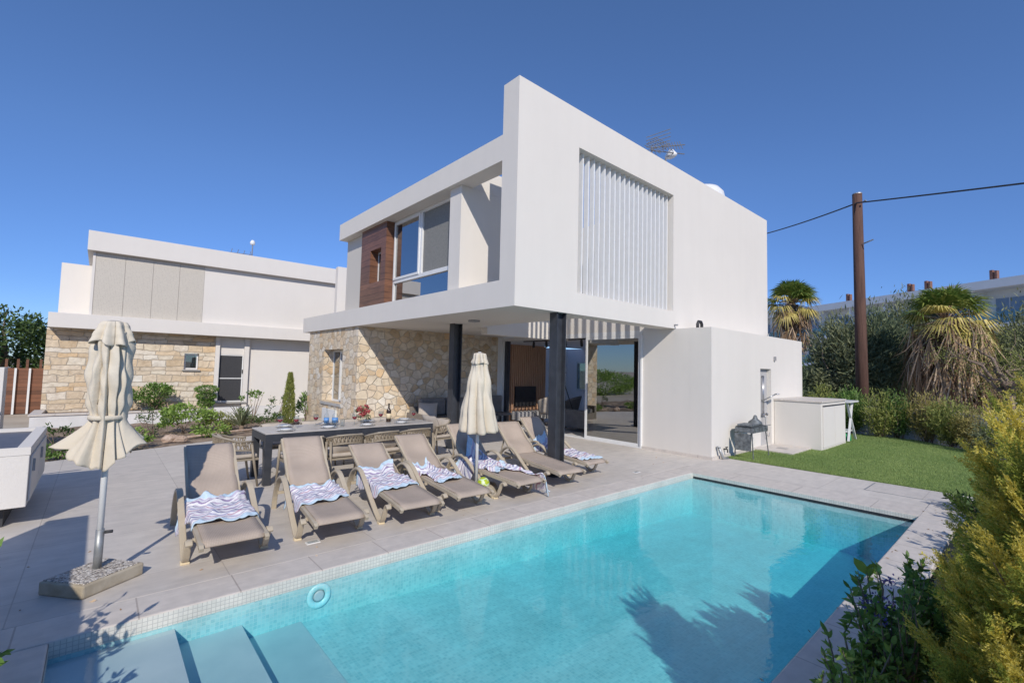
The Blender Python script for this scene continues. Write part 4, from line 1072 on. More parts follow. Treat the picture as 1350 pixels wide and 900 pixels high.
towel(6, 'striped towel stretched along the lounger behind the front steel column', (-.02, .33, 0), (.42, 1.15), R(8), 7, .04, bunch=1)

# ------------------------------------------------------------------ parasols
def closed_parasol(name, label, base, rows, seed, n=96, ribs=8, foldamp=.22):
    """rows: z, radius, fold depth, raggedness"""
    g = random.Random(seed); t = thing(name, label, 'parasol', base)
    ph = [g.uniform(-.25, .25) for _ in range(ribs)]; am = [g.uniform(.6, 1.3) for _ in range(ribs)]
    mb = MB(); vs = []
    for j, (z, r, fd, rag) in enumerate(rows):
        for i in range(n):
            th = 2 * math.pi * i / n; q = th / (2 * math.pi) * ribs; k = int(q) % ribs; fr = q - int(q)
            s = math.sin(math.pi * fr); s2 = am[k] * s ** .8 + (1 - s) * .0
            tw = .25 * math.sin(z * 5 + k)
            rr = r * (1 - fd * (1 - s2)) + .012 * math.sin(9 * th + 7 * z + tw * 6) * min(1, fd * 3)
            zz = z + rag * (.6 * math.sin(3 * th + seed) + .5 * math.sin(7 * th + 1.3 * seed) + .35 * (s - .5))
            vs.append((base[0] + rr * math.cos(th + tw * .4), base[1] + rr * math.sin(th + tw * .4), base[2] + zz))
    fs = [(j * n + i, j * n + (i + 1) % n, (j + 1) * n + (i + 1) % n, (j + 1) * n + i) for j in range(len(rows) - 1) for i in range(n)]
    mb.add(vs, fs)
    return t, mb
def interp_rows(keys, n):
    out = []
    for k in range(n):
        z = keys[0][0] + (keys[-1][0] - keys[0][0]) * k / (n - 1)
        for a, b in zip(keys, keys[1:]):
            if (a[0] - z) * (b[0] - z) <= 1e-9:
                f = (z - a[0]) / (b[0] - a[0]) if b[0] != a[0] else 0; f = f * f * (3 - 2 * f) if b[4:] == () else f
                out.append(tuple([z] + [a[i] + (b[i] - a[i]) * f for i in (1, 2, 3)])); break
    return out
B1 = (.07, 4.68, 0)
def pleated(base, rows, panels, n=160, seed=0):
    """gathered cloth: overlapping pleats; panels = (centre angle, flare radius, hem height) steer the loose skirt"""
    g = random.Random(seed); m = 10; cut = sorted(((k + g.uniform(-.42, .42)) / m) for k in range(m)); cut.append(cut[0] + 1); dp = [g.uniform(.35, 1.5) for _ in range(m)]
    mb = MB(); vs = []
    for z, r, fd, fl in rows:
        for i in range(n):
            f = i / n
            if f < cut[0]: f += 1
            k = max(j for j in range(m) if cut[j] <= f); q = (f - cut[k]) / (cut[k + 1] - cut[k]); th = 2 * math.pi * f
            saw = (q ** .7) if q < .82 else (1 - q) / .18
            lean = .55 * math.sin(2.2 * z + k)                        # folds wander as they fall
            rr = r * (1 - fd * dp[k] * (1 - saw)); zz = z; rr += .010 * math.sin(11 * z + 2.2 * k) + .006 * math.sin(31 * z + 5 * k + 4 * q)
            if fl > 0:
                R_ = H_ = W_ = 0
                for a, R1, h in panels:
                    w_ = math.exp(-((math.atan2(math.sin(th - a), math.cos(th - a))) / .36) ** 2) + 1e-4; R_ += w_ * R1; H_ += w_ * h; W_ += w_
                R_, H_ = R_ / W_, H_ / W_
                e = fl ** 1.25; rr = rr * (1 - e) + R_ * e * (1 - .28 * dp[k] * (1 - saw)); zz = 1.19 - (1.19 - H_) * fl + .02 * e * math.sin(9 * th)
            vs.append((base[0] + rr * math.cos(th + lean * .12), base[1] + rr * math.sin(th + lean * .12), base[2] + zz))
    return mb.add(vs, [(j * n + i, j * n + (i + 1) % n, (j + 1) * n + (i + 1) % n, (j + 1) * n + i) for j in range(len(rows) - 1) for i in range(n)])
t = thing('big_parasol', 'tall closed cream parasol tied at the waist on a pebbled base by the pool', 'parasol', B1)
rows = interp_rows([(1.86, .10, .20, 0), (1.72, .126, .28, 0), (1.50, .143, .30, 0), (1.32, .140, .32, 0), (1.225, .116, .26, 0), (1.19, .112, .26, 0)], 44)
rows += [(1.19, .112, .28, k / 20) for k in range(1, 21)]
PAN = [(R(172), .32, .985), (R(215), .23, .90), (R(250), .155, .835), (R(280), .17, .85), (R(318), .20, .95), (R(352), .27, 1.03), (R(40), .20, .93), (R(100), .22, .92)]
pleated(B1, rows, PAN, seed=4).build('canopy', M['canvas'], t, smooth=True, solid=.003)
_, mb = closed_parasol('tmp', None, B1, interp_rows([(1.942, .03, .0, 0), (1.936, .075, .12, .0), (1.90, .095, .20, .006), (1.82, .125, .26, .018), (1.76, .145, .30, .026)], 18), 9)
bpy.data.objects.remove(_); mb.build('vent_cap', M['canvas'], t, smooth=True, solid=.003)
mb = MB(); mb.lathe([(.112, 1.198), (.117, 1.20), (.117, 1.228), (.112, 1.23)], B1, 40); mb.build('tie_strap', M['canvas'], t, smooth=True)
mb = MB(); mb.tube([(B1[0], B1[1], .05), (B1[0] + .012, B1[1], 1.92)], .021, 14); po = mb.build('pole', M['alu_white'], t, smooth=True)
mb = MB(); mb.tube([(B1[0], B1[1], .08), (B1[0] + .003, B1[1], .38)], .027, 14); mb.build('base_sleeve', M['galv'], t, smooth=True)
mb = MB(); mb.tube([(B1[0] + .03, B1[1] - .02, .36), (B1[0] + .075, B1[1] - .03, .36)], .012, 8); mb.build('clamp_knob', M['dark'], t, smooth=True)
mb = MB(); mb.prism([(-.235, 4.655), (.0, 4.375), (.345, 4.625), (.11, 4.93)], 0, .092); bs = mb.build('base_block', M['cement'], t, bevel=.012)
mb = MB(); mb.prism([(-.212, 4.655), (.003, 4.403), (.318, 4.628), (.108, 4.90)], .09, .099); mb.build('pebble_top', M['pebble'], bs, bevel=.004)

B2 = (3.80, 4.95, 0)
t, mb = closed_parasol('small_parasol', 'smaller closed cream parasol hanging straight between the loungers', B2,
    interp_rows([(1.80, .07, .2, .0), (1.70, .105, .30, .0), (1.4, .165, .34, .0), (1.05, .225, .36, 0), (.80, .27, .40, .012)], 34), 5)
mb.build('canopy', M['canvas'], t, smooth=True, solid=.006)
_, mb = closed_parasol('tmp', None, B2, interp_rows([(1.85, .02, 0, 0), (1.835, .085, .15, 0), (1.79, .095, .25, .0), (1.70, .125, .35, .012)], 12), 7)
bpy.data.objects.remove(_); mb.build('vent_cap', M['canvas'], t, smooth=True, solid=.005)
mb = MB(); mb.tube([(B2[0], B2[1], .06), (B2[0], B2[1], 1.86)], .022, 12); mb.build('pole', M['alu_white'], t, smooth=True)
mb = MB()
def rockf(u, v):
    a = u * 2 * math.pi; r = (.20 + .03 * math.sin(3 * a) + .02 * math.sin(7 * a)) * math.cos(v * 1.45) ** .35
    return (B2[0] + .10 + r * 1.35 * math.cos(a), B2[1] + .02 + r * .9 * math.sin(a), .10 * math.sin(v * 1.5))
mb.grid(rockf, 28, 8, True); mb.build('base_block', M['cement'], t, smooth=True)
t = bpy.data.objects
mb = MB()
r = .082
mb.lathe([(max(r * math.sin(math.pi * k / 16), 0), -r * math.cos(math.pi * k / 16)) for k in range(17)], (3.80, 4.80, .16), 24)
tag(mb.build('beach_ball', M['ball'], None, smooth=True), 'small lime green ball resting on the base of the small parasol', 'ball')
# flush deck lights
for i, (x, y) in enumerate(((1.57, 4.5), (6.7, 4.42))):
    t = thing('deck_light', ['white square deck light in the paving below the second lounger', 'white square deck light in the paving near the far loungers'][i], 'deck light', (x, y, 0), 0, 'flush lights in the paving')
    mb = MB(); mb.box((x - .06, y - .035, -.002), (x + .06, y + .035, .006)); mb.build('housing', M['alu_white'], t, bevel=.002)
    mb = MB(); mb.box((x - .045, y - .024, .006), (x + .045, y + .024, .009)); mb.build('lens', M['glass_clear'], t)
t = thing('skimmer_lid', 'rectangular paving lid let into the strip behind the pool end', 'access lid', (9.0, 1.3, 0))
mb = MB(); mb.wall(2, 8.5, 9.2, .75, 1.75, .0, .003, [(8.515, 9.185, .765, 1.735)]); mb.build('frame', M['galv'], t)
mb = MB(); mb.box((8.517, .767, -.002), (9.183, 1.733, .004)); mb.build('lid_panel', M['deck'], t)

# ------------------------------------------------------------------ dining table and chairs
TZ = .70
t = thing('dining_table', 'long charcoal dining table with pale top behind the loungers', 'table', (3.03, 7.28, 0))
mb = MB(); mb.box((1.72, 6.9, TZ - .018), (4.34, 7.66, TZ)); mb.build('tabletop', M['table_top'], t, bevel=.003)
mb = MB(); mb.wall(2, 1.725, 4.335, 6.905, 7.655, TZ - .12, TZ - .019, [(1.78, 4.28, 6.96, 7.60)]); mb.build('apron', M['charcoal'], t)
for x in (1.725, 4.245):
    for y in (6.905, 7.565):
        mb = MB(); mb.box((x, y, 0), (x + .09, y + .09, TZ - .121)); mb.build('leg', M['charcoal'], t, bevel=.003)

def make_chair(label, loc, rz):
    """rope back dining armchair, local: sits facing +y"""
    t = thing('dining_chair', label, 'dining chair', loc, R(rz), 'rope backed dining chairs round the table')
    for s in (-1, 1):
        mb = MB(); mb.tube([(s * .235, -.20, .60), (s * .235, -.23, .3), (s * .245, -.27, 0)], [.017, .017, .013], 8); mb.build('leg', M['chair_frame'], t, world=False, smooth=True)
        mb = MB(); mb.tube([(s * .245, .15, .56), (s * .245, .19, .3), (s * .25, .24, 0)], [.017, .017, .013], 8); mb.build('leg', M['chair_frame'], t, world=False, smooth=True)
    mb = MB(); mb.wall(2, -.25, .25, -.23, .24, .35, .375, [(-.225, .225, -.205, .215)]); mb.box((-.224, -.204, .355), (.224, .214, .368)); mb.build('seat', M['chair_frame'], t, world=False)
    mb = MB(); mb.box((-.222, -.19, .377), (.222, .232, .43)); mb.build('seat_cushion', M['cushion'], t, world=False, bevel=.02)
    def rail(zo, k):
        return [(math.sin(a) * .265 * k, -.02 + (-math.cos(a)) * .24 * k if abs(a) < 1.57 else .02 + (abs(a) - 1.57) * .26, zo + .07 * max(0, math.cos(a)) - .02 * max(0, abs(a) - 1.2)) for a in np.linspace(-2.15, 2.15, 23)]
    mb = MB(); mb.tube(rail(.615, 1.0), .014, 7); mb.tube(rail(.50, .97), .011, 7); mb.build('back_rail', M['chair_frame'], t, world=False, smooth=True)
    A, B = rail(.615, 1.0), rail(.50, .97); mb = MB()
    for i in range(len(A) - 1):
        for f0, f1 in ((0, .55), (.45, 1), (.9, .2)):
            a = Vector(A[i]).lerp(Vector(A[i + 1]), f0); b = Vector(B[i]).lerp(Vector(B[i + 1]), f1); mb.tube([a, b], .007, 5, cap=False)
    mb.build('rope_back', M['wicker'], t, world=False)
    mb = MB()
    def f(u, v):
        x = (u - .5) * .40; b = .05 * (math.sin(math.pi * u) * math.sin(math.pi * v)) ** .5
        return x, b, v
    def cush(sgn):
        def h(u, v):
            x, b, vv = f(u, v); return (x, -.13 - .06 * vv + sgn * b, .43 + .255 * vv)
        return h
    mb.grid(cush(1), 9, 8); mb.grid(cush(-1), 9, 8); mb.build('back_cushion', M['cushion'], t, world=False, smooth=True)
    return t
ch0 = make_chair('rope backed chair at the left head of the dining table', (1.43, 7.22, 0), -90)
CH = [(2.12, 6.62, 2, 'rope backed chair on the pool side of the table, hidden behind the second lounger'),
      (2.66, 6.58, -4, 'rope backed chair on the pool side, seen between the second and third loungers'),
      (3.22, 6.58, 3, 'rope backed chair on the pool side, showing above the low reclined lounger'),
      (3.80, 6.62, -2, 'rope backed chair on the pool side nearest the rear steel column'),
      (2.15, 7.92, 182, 'rope backed chair on the far side of the table, nearest the left head'),
      (2.75, 7.95, 178, 'rope backed chair on the far side of the table behind the blue bottles'),
      (3.36, 7.93, 183, 'rope backed chair on the far side of the table behind the flower vase'),
      (3.95, 7.93, 179, 'rope backed chair on the far side of the table nearest the outdoor sofa'),
      (4.66, 7.35, 96, 'rope backed chair with a pillow at the right head of the dining table')]
for x, y, rz, lab in CH:
    c = copy_tree(ch0); c.location = (x, y, 0); c.rotation_euler = (0, 0, R(rz)); c['label'] = lab
def pillow(label, loc, size, rx, rz, mat='cushion'):
    mb = MB(); w, h, th = size
    for s in (1, -1):
        k = len(mb.v)
        def f(u, v):
            e = (max(0, math.sin(math.pi * u)) * max(0, math.sin(math.pi * v))) ** .45
            pin = 1 - .06 * math.sin(math.pi * u) * 1
            return ((u - .5) * w * (1 - .07 * math.sin(math.pi * v)), s * th * e, (v - .5) * h * (1 - .07 * math.sin(math.pi * u)))
        mb.grid(f, 14, 14)
    m = Matrix.Translation(loc) @ Matrix.Rotation(R(rz), 4, 'Z') @ Matrix.Rotation(R(rx), 4, 'X')
    mb.xf(m); return tag(mb.build('pillow', M[mat], None, smooth=True), label, 'pillow', 'beige scatter pillows')
pillow('beige pillow leaning on the back of the chair at the right head of the table', (4.58, 7.33, .60), (.42, .38, .07), -24, 96)

# outdoor sofa by the stone wall
t = thing('outdoor_sofa', 'brown grey outdoor sofa against the shaded stone wall', 'sofa', (6.6, 9.9, 0))
mb = MB(); mb.box((5.75, 9.45, .10), (7.5, 10.25, .30)); mb.build('frame', M['sofa_rattan'], t, bevel=.01)
mb = MB(); mb.box((5.90, 9.43, .302), (7.4, 10.0, .43)); mb.build('seat_cushion', M['grey_fabric'], t, bevel=.03)
for i in range(2):
    mb = MB(); mb.box((5.92 + i * .75, 10.0, .44), (6.64 + i * .75, 10.18, .86)); mb.build('back_cushion', M['grey_fabric'], t, bevel=.04)
mb = MB(); mb.box((5.75, 10.19, .30), (7.5, 10.26, .66)); mb.build('backrest', M['sofa_rattan'], t, bevel=.01)
for x in (5.68, 7.42):
    mb = MB(); mb.box((x, 9.45, .10), (x + .10, 10.26, .52)); mb.build('armrest', M['sofa_rattan'], t, bevel=.01)
pillow('beige pillow propped in the left corner of the outdoor sofa', (5.98, 9.78, .60), (.46, .40, .08), -30, -35)

# things on the table
def plate(x, y, i, lab):
    t = thing('plate', lab, 'plate', (x, y, TZ), 0, 'white place settings on the dining table')
    mb = MB(); mb.lathe([(.0, .002), (.09, .002), (.125, .014), (.127, .017), (.09, .008), (0, .006)], (x, y, TZ + .001), 24); mb.build('dinner_plate', M['china'], t, smooth=True)
    mb = MB(); mb.lathe([(.0, .012), (.065, .012), (.088, .03), (.09, .033), (.062, .02), (0, .018)], (x, y, TZ + .001), 24); mb.build('bowl', M['china'], t, smooth=True)
PL = [(2.02, 7.07, 'white plate and bowl nearest the left front corner of the table'), (2.62, 7.07, 'white plate and bowl on the pool side by the tumblers'),
      (3.22, 7.06, 'white plate and bowl on the pool side in front of the flower vase'), (3.82, 7.07, 'white plate and bowl on the pool side by the brown bottle'),
      (2.12, 7.5, 'white plate and bowl on the far side at the left'), (2.75, 7.5, 'white plate and bowl on the far side behind the blue bottles'),
      (3.45, 7.5, 'white plate and bowl on the far side right of the vase'), (4.08, 7.45, 'white plate and bowl on the far side nearest the right head')]
for i, (x, y, lab) in enumerate(PL): plate(x, y, i, lab)
def wine_glass(x, y, lab):
    t = thing('wine_glass', lab, 'wine glass', (x, y, TZ), 0, 'glasses of red wine on the dining table')
    mb = MB(); mb.lathe([(.034, .001), (.032, .004), (.005, .008), (.004, .075), (.018, .085), (.037, .11), (.041, .135), (.036, .175), (.034, .175), (.038, .135)], (x, y, TZ), 16); mb.build('glass_bowl', M['glass_clear'], t, smooth=True)
    mb = MB(); mb.lathe([(.0, .083), (.016, .087), (.034, .11), (.037, .128), (0, .128)], (x, y, TZ), 16); mb.build('wine', M['wine'], t, smooth=True)
for x, y, lab in ((2.02, 7.36, 'red wine glass nearest the left head of the table'), (2.22, 7.28, 'red wine glass by the plates at the left'), (2.55, 7.42, 'red wine glass just left of the blue bottles'),
                  (3.08, 7.22, 'red wine glass just left of the flower vase'), (3.62, 7.42, 'red wine glass just left of the brown wine bottle'), (4.18, 7.3, 'red wine glass nearest the right head of the table')):
    wine_glass(x, y, lab)
def bottle(x, y, h, r, mat, lab, lmat, nm='wine_bottle'):
    t = thing(nm, lab, 'bottle', (x, y, TZ))
    mb = MB(); mb.lathe([(r * .9, .001), (r, .01), (r, h * .58), (r * .8, h * .66), (r * .34, h * .76), (r * .32, h * .97), (r * .4, h * .975), (r * .4, h), (0, h)], (x, y, TZ), 18); mb.build('glass_body', M[mat], t, smooth=True)
    mb = MB(); mb.lathe([(r + .001, h * .18), (r + .002, h * .18), (r + .002, h * .46), (r + .001, h * .46)], (x, y, TZ), 18); mb.build('paper_label', M[lmat], t, smooth=True)
bottle(3.72, 7.33, .31, .04, 'bottle', 'tall dark brown wine bottle with cream label on the table', 'cream_label')
bottle(2.66, 7.28, .28, .037, 'glass_clear', 'clear water bottle with blue label beside the tumblers, taller one', 'blue_label', 'water_bottle')
bottle(2.80, 7.30, .26, .045, 'glass_clear', 'clear water bottle with blue label nearer the flower vase', 'blue_label', 'water_bottle')
for x, y, lab in ((2.62, 7.18, 'clear tumbler nearest the left head, by the water bottles'), (2.74, 7.15, 'clear tumbler in the middle of the row by the water bottles'), (2.86, 7.15, 'clear tumbler of the row nearest the flower vase')):
    mb = MB(); mb.lathe([(.03, .001), (.034, .10), (.032, .10), (.028, .006), (0, .006)], (x, y, TZ), 16); tag(mb.build('tumbler', M['glass_clear'], None, smooth=True), lab, 'tumbler', 'clear tumblers on the dining table')
t = thing('flower_vase', 'glass vase of red and pink flowers on the dining table', 'vase', (3.27, 7.3, TZ))
mb = MB(); mb.lathe([(.045, .001), (.06, .03), (.062, .07), (.045, .11), (.05, .125), (.047, .125), (.042, .11), (.058, .07), (.055, .03), (0, .01)], (3.27, 7.3, TZ), 18); mb.build('glass_body', M['glass_clear'], t, smooth=True)
g = np.random.default_rng(8)
p, d = clump_points((3.27, 7.3, TZ + .20), (.11, .10, .09), 300, g, 9, .25, .7); npmesh('blossoms', leaves(p, d + g.normal(size=p.shape) * .6, .03, .025, g), 4, M['petal'], t)
p, d = clump_points((3.27, 7.3, TZ + .16), (.13, .12, .08), 200, g, 8); npmesh('leaves', leaves(p, d + g.normal(size=p.shape) * .5, .06, .02, g), 4, M['leaf_grey'], t)

# ------------------------------------------------------------------ things by the annex wall
t = thing('outdoor_shower', 'chrome outdoor shower rail with hand shower on the grey wall panel', 'shower', (11.5, 4.2, 0))
mb = MB()
for x in (11.50, 11.56): mb.tube([(x, 4.235, .75), (x, 4.235, 1.62)], .009, 8)
for z in (1.61, 1.05): mb.tube([(11.50, 4.235, z), (11.56, 4.235, z)], .009, 8); mb.tube([(11.53, 4.27, z), (11.53, 4.23, z)], .012, 8)
mb.build('rail', M['steel'], t, smooth=True)
mb = MB(); mb.tube([(11.53, 4.22, 1.06), (11.56, 4.10, 1.14), (11.66, 4.02, 1.20)], .011, 8); mb.lathe([(0, 0), (.05, .004), (.055, .018), (.02, .035), (0, .036)], (11.70, 4.0, 1.19), 16); mb.build('hand_shower', M['steel'], t, smooth=True)
mb = MB(); mb.tube([(11.42, 4.215, .73), (11.66, 4.215, .73)], .022, 10); mb.tube([(11.40, 4.215, .73), (11.42, 4.215, .73)], .032, 10); mb.tube([(11.66, 4.215, .73), (11.69, 4.215, .73)], .032, 10); mb.build('mixer', M['steel'], t, smooth=True)
mb = MB(); mb.tube(smooth_path([(11.55, 4.21, .72), (11.57, 4.2, .5), (11.62, 4.19, .28), (11.72, 4.19, .22), (11.80, 4.2, .30)], 20), .007, 6); mb.build('hose', M['steel'], t, smooth=True)
t = thing('shower_tray', 'low pale concrete shower tray at the foot of the wall', 'shower tray', (11.4, 3.8, 0))
mb = MB(); mb.box((10.85, 3.42, -.05), (12.015, 4.15, .035)); mb.build('tray', M['coping'], t, bevel=.006)
mb = MB(); mb.box((11.3, 3.7, .035), (11.5, 3.9, .04)); mb.build('drain', M['steel'], t)
t = thing('storage_box', 'white rendered pump box with double doors on the lawn', 'storage box', (13, 3.7, 0))
mb = MB(); mb.box((12.02, 3.215, -.02), (13.95, 4.175, 1.045)); mb.build('body', M['white'], t, bevel=.006)
mb = MB(); mb.box((12.0, 3.19, 1.046), (13.97, 4.176, 1.09)); mb.build('lid', M['coping'], t, bevel=.005)
for x0, x1 in ((12.12, 12.975), (12.995, 13.85)):
    mb = MB(); mb.box((x0, 3.195, .05), (x1, 3.213, .95)); d = mb.build('door', M['white2'], t, bevel=.003)
mb = MB(); mb.box((12.12, 3.19, .965), (13.85, 3.212, .985)); mb.build('shadow_gap', M['dark'], t)
t = thing('folding_stand', 'white folding clothes stand behind the pump box', 'folding stand', (14.8, 3.5, 0))
for i, (a, b) in enumerate((((14.35, 3.25, 0), (15.0, 3.3, .98)), ((15.05, 3.25, 0), (14.5, 3.3, .98)), ((14.35, 3.75, 0), (15.0, 3.7, .98)), ((15.05, 3.75, 0), (14.5, 3.7, .98)))):
    mb = MB(); mb.bar(a, b, .05, .03); mb.build('leg', M['alu_white'], t)
mb = MB(); mb.box((14.3, 3.2, .98), (15.2, 3.8, 1.02)); mb.build('top_frame', M['alu_white'], t); 
mb = MB(); mb.box((14.4, 3.3, .22), (15.0, 3.7, .26)); mb.build('shelf', M['alu_white'], t)
t = thing('watering_can', 'green watering can under the white folding stand', 'watering can', (14.7, 3.4, 0))
mb = MB(); mb.lathe([(.11, 0), (.12, .02), (.11, .16), (.06, .18), (0, .18)], (14.55, 3.35, 0), 16); mb.build('body', M['green_plastic'], t, smooth=True)
mb = MB(); mb.tube([(14.63, 3.35, .05), (14.78, 3.33, .2)], [.02, .01], 8); mb.build('spout', M['green_plastic'], t, smooth=True)
mb = MB(); mb.tube(smooth_path([(14.5, 3.35, .17), (14.5, 3.35, .25), (14.6, 3.35, .25), (14.62, 3.35, .17)], 10), .012, 8); mb.build('handle', M['green_plastic'], t, smooth=True)
# charcoal grill
G0 = (9.95, 3.88)
t = thing('charcoal_grill', 'sooty steel charcoal grill on thin legs beside the annex wall', 'grill', (G0[0], G0[1], 0))
mb = MB(); gx0, gx1, gy0, gy1 = G0[0] - .38, G0[0] + .38, G0[1] - .17, G0[1] + .17
mb.wall(2, gx0, gx1, gy0, gy1, .50, .60, [(gx0 + .01, gx1 - .01, gy0 + .01, gy1 - .01)]); mb.box((gx0 + .011, gy0 + .011, .50), (gx1 - .011, gy1 - .011, .51)); mb.build('fire_box', M['dirty_steel'], t)
for sx in (gx0 + .04, gx1 - .04):
    for sy in (gy0 + .03, gy1 - .03):
        mb = MB(); mb.tube([(sx, sy, .50), (sx + (.05 if sx > G0[0] else -.05), sy + (.04 if sy > G0[1] else -.04), -.005)], .011, 6); mb.build('leg', M['dirty_steel'], t)
mb = MB()
for k in range(11): mb.tube([(gx0 + .04 + k * .068, gy0, .612), (gx0 + .04 + k * .068, gy1, .612)], .006, 5)
mb.tube([(gx0, gy0 + .02, .61), (gx1 + .22, gy0 + .02, .61)], .006, 5); mb.tube([(gx0, gy1 - .02, .61), (gx1 + .22, gy1 - .02, .61)], .006, 5); mb.build('grate', M['dirty_steel'], t)
mb = MB(); mb.box((gx0 - .06, gy0 + .02, .16), (gx0 - .05, gy1 - .02, .49)); mb.build('ash_board', M['dirty_steel'], t)
mb = MB(); mb.lathe([(0, .20), (.03, .19), (.05, .15), (.06, .12), (.15, .06), (.17, .0), (0, .0)], (G0[0] + .18, G0[1], .62), 18, 1, .8); mb.build('lid', M['dirty_steel'], t, smooth=True)
mb = MB(); mb.box((gx0 + .03, gy0 + .03, .62), (gx0 + .40, gy1 - .03, .66)); mb.build('grill_basket', M['dirty_steel'], t, bevel=.01)
t = thing('garden_tap', 'small black garden tap on the wall base left of the grill', 'tap', (9.2, 4.1, 0))
mb = MB(); mb.tube([(9.35, 4.178, .16), (9.35, 4.10, .16), (9.35, 4.10, .10)], .014, 8); mb.build('spout', M['black'], t, smooth=True)
mb = MB(); mb.tube([(9.31, 4.12, .2), (9.39, 4.12, .2)], .012, 6); mb.tube([(9.35, 4.12, .16), (9.35, 4.12, .2)], .008, 6); mb.build('handle', M['black'], t)
t = thing('drain_pipe', 'short bent grey pipe at the corner of the annex by the lawn edge', 'pipe', (9.3, 4.1, 0))
mb = MB(); mb.tube([(9.02, 4.12, .22), (9.10, 4.08, .02), (9.25, 4.05, .01)], .028, 8); mb.build('bend', M['galv'], t, smooth=True)
mb = MB(); mb.tube([(9.01, 4.125, .22), (9.015, 4.122, .25)], .034, 8); mb.build('cap', M['galv'], t, smooth=True)

# ------------------------------------------------------------------ planted bed by the neighbour: each plant its own
BED = [  # x, y, z, rx, ry, rz, n, leaf, mat, label, kw
    (-.35, 10.9, .0, .42, .35, .16, 700, .08, 'leaf_green', 'low spreading green plant behind the outdoor counter', {}),
    (-.45, 11.2, .0, .25, .22, .34, 260, .07, 'leaf_dark', 'spiky dark stemmed shrub rising left of the big parasol', dict(clumps=9, spread=.22, up=.7)),
    (.35, 11.6, .0, .55, .4, .20, 900, .08, 'leaf_light', 'bright green low plant half hidden by the big parasol', {}),
    (.95, 12.9, .0, .35, .3, .36, 420, .06, 'leaf_dark', 'thin dark leaved shrub right of the big parasol', dict(clumps=10, spread=.22)),
    (1.62, 13.4, .0, .62, .5, .34, 1500, .10, 'leaf_light', 'full bright green bush in the middle of the planted bed', {}),
    (2.0, 12.5, .0, .42, .3, .14, 600, .08, 'leaf_light', 'low yellow green ground plant near the paving edge', {}),
    (2.35, 13.7, .0, .45, .35, .22, 700, .08, 'leaf_olive', 'olive green mounded plant left of the spiky rosette', {}),
    (3.25, 14.5, .0, .45, .35, .5, 420, .09, 'leaf_green', 'loose tall stemmed shrub behind the left head of the table', dict(clumps=9, spread=.2, up=.6)),
    (3.9, 14.6, .0, .4, .3, .55, 420, .09, 'leaf_dark', 'arching dark green shrub left of the small cypress', dict(clumps=8, spread=.2, up=.7)),
    (4.5, 13.9, .0, .25, .3, .45, 520, .12, 'leaf_green', 'broad leaved green plant right of the small cypress against the stone wall', dict(up=.7, aspect=.35)),
    (3.4, 13.2, .0, .5, .4, .2, 700, .07, 'leaf_dark', 'low dark plant at the foot of the small cypress', {}),
    (.4, 17.0, .2, .42, .35, .22, 800, .10, 'leaf_green', 'small flat topped bush in the raised planter left of the big parasol', dict(lift=.25)),
    (1.25, 16.95, .2, .58, .40, .36, 1800, .09, 'leaf_green', 'round dense bush in the raised planter right of the big parasol', dict(lift=.12)),
]
for i, (x, y, z, rx, ry, rz_, n, lf, mt, lab, kw) in enumerate(BED):
    bush('garden_shrub', lab, 'shrub', (x, y, z - .02), (rx * .85, ry * .85, rz_ * .88), n, lf * .8, mt, 40 + i, 'shrubs in front of the neighbouring house', **kw)
# clipped tiered bush by the door
t = thing('topiary_bush', 'clipped three tiered topiary bush beside the dark screen door', 'topiary', (2.5, 16.9, .2))
g = np.random.default_rng(61)
for k, (z, r) in enumerate(((.38, .22), (.58, .26), (.80, .31))):
    n = 900; p = unit(g.normal(size=(n, 3))) * (.8 + .2 * g.random((n, 1))); d = p.copy(); p = p * np.array((r, r * .9, .11)) + np.array((2.5, 16.9, z))
    npmesh('foliage_tier', leaves(p, d + g.normal(size=p.shape) * .6, .05, .03, g), 4, M['leaf_green'], t)
mb = MB(); mb.tube([(2.5, 16.9, .18), (2.5, 16.9, .8)], .025, 6); mb.build('stem', M['bark'], t)
# strappy rosette
t = thing('rosette_plant', 'spiky grey green rosette plant before the white neighbour wall', 'plant', (2.75, 13.3, 0))
g = np.random.default_rng(62); mb = MB()
for k in range(70):
    a = g.random() * 6.28; e = .25 + 1.1 * g.random(); L = .45 + .25 * g.random(); d = Vector((math.cos(a) * math.cos(e), math.sin(a) * math.cos(e), math.sin(e)))
    o = Vector((2.75, 13.3, .05)); mb.ribbon([o, o + d * L * .5, o + d * L * .8 + Vector((0, 0, -.03)), o + d * L + Vector((0, 0, -.09))], [.03, .028, .018, .004], .004, side=(-math.sin(a), math.cos(a), 0))
mb.build('leaf_blades', M['leaf_grey'], t)
mb = MB(); mb.lathe([(.05, -.05), (.06, .04), (.02, .1), (0, .1)], (2.75, 13.3, 0), 10); mb.build('crown_base', M['dry_twig'], t)
# small column cypress
t = thing('column_cypress', 'slim yellow green column cypress beside the far side of the table', 'cypress', (3.82, 13.2, 0))
g = np.random.default_rng(63); n = 3600; zz = .05 + 1.32 * g.random(n); rr = .15 * np.clip((1.42 - zz) / 1.0, 0, 1) ** .6 * np.clip(zz / .12, 0, 1) ** .4 * (.6 + .4 * g.random(n)); a = g.random(n) * 6.283
p = np.stack([3.82 + rr * np.cos(a), 13.2 + rr * np.sin(a), zz], 1); d = np.stack([np.cos(a) * .5, np.sin(a) * .5, np.full(n, 1.1)], 1) + g.normal(size=(n, 3)) * .3
npmesh('foliage', leaves(p, d, .07, .02, g), 4, M['leaf_olive'], t)
mb = MB(); mb.tube([(3.82, 13.2, -.05), (3.82, 13.2, 1.2)], [.03, .01], 6); mb.build('trunk', M['bark'], t)
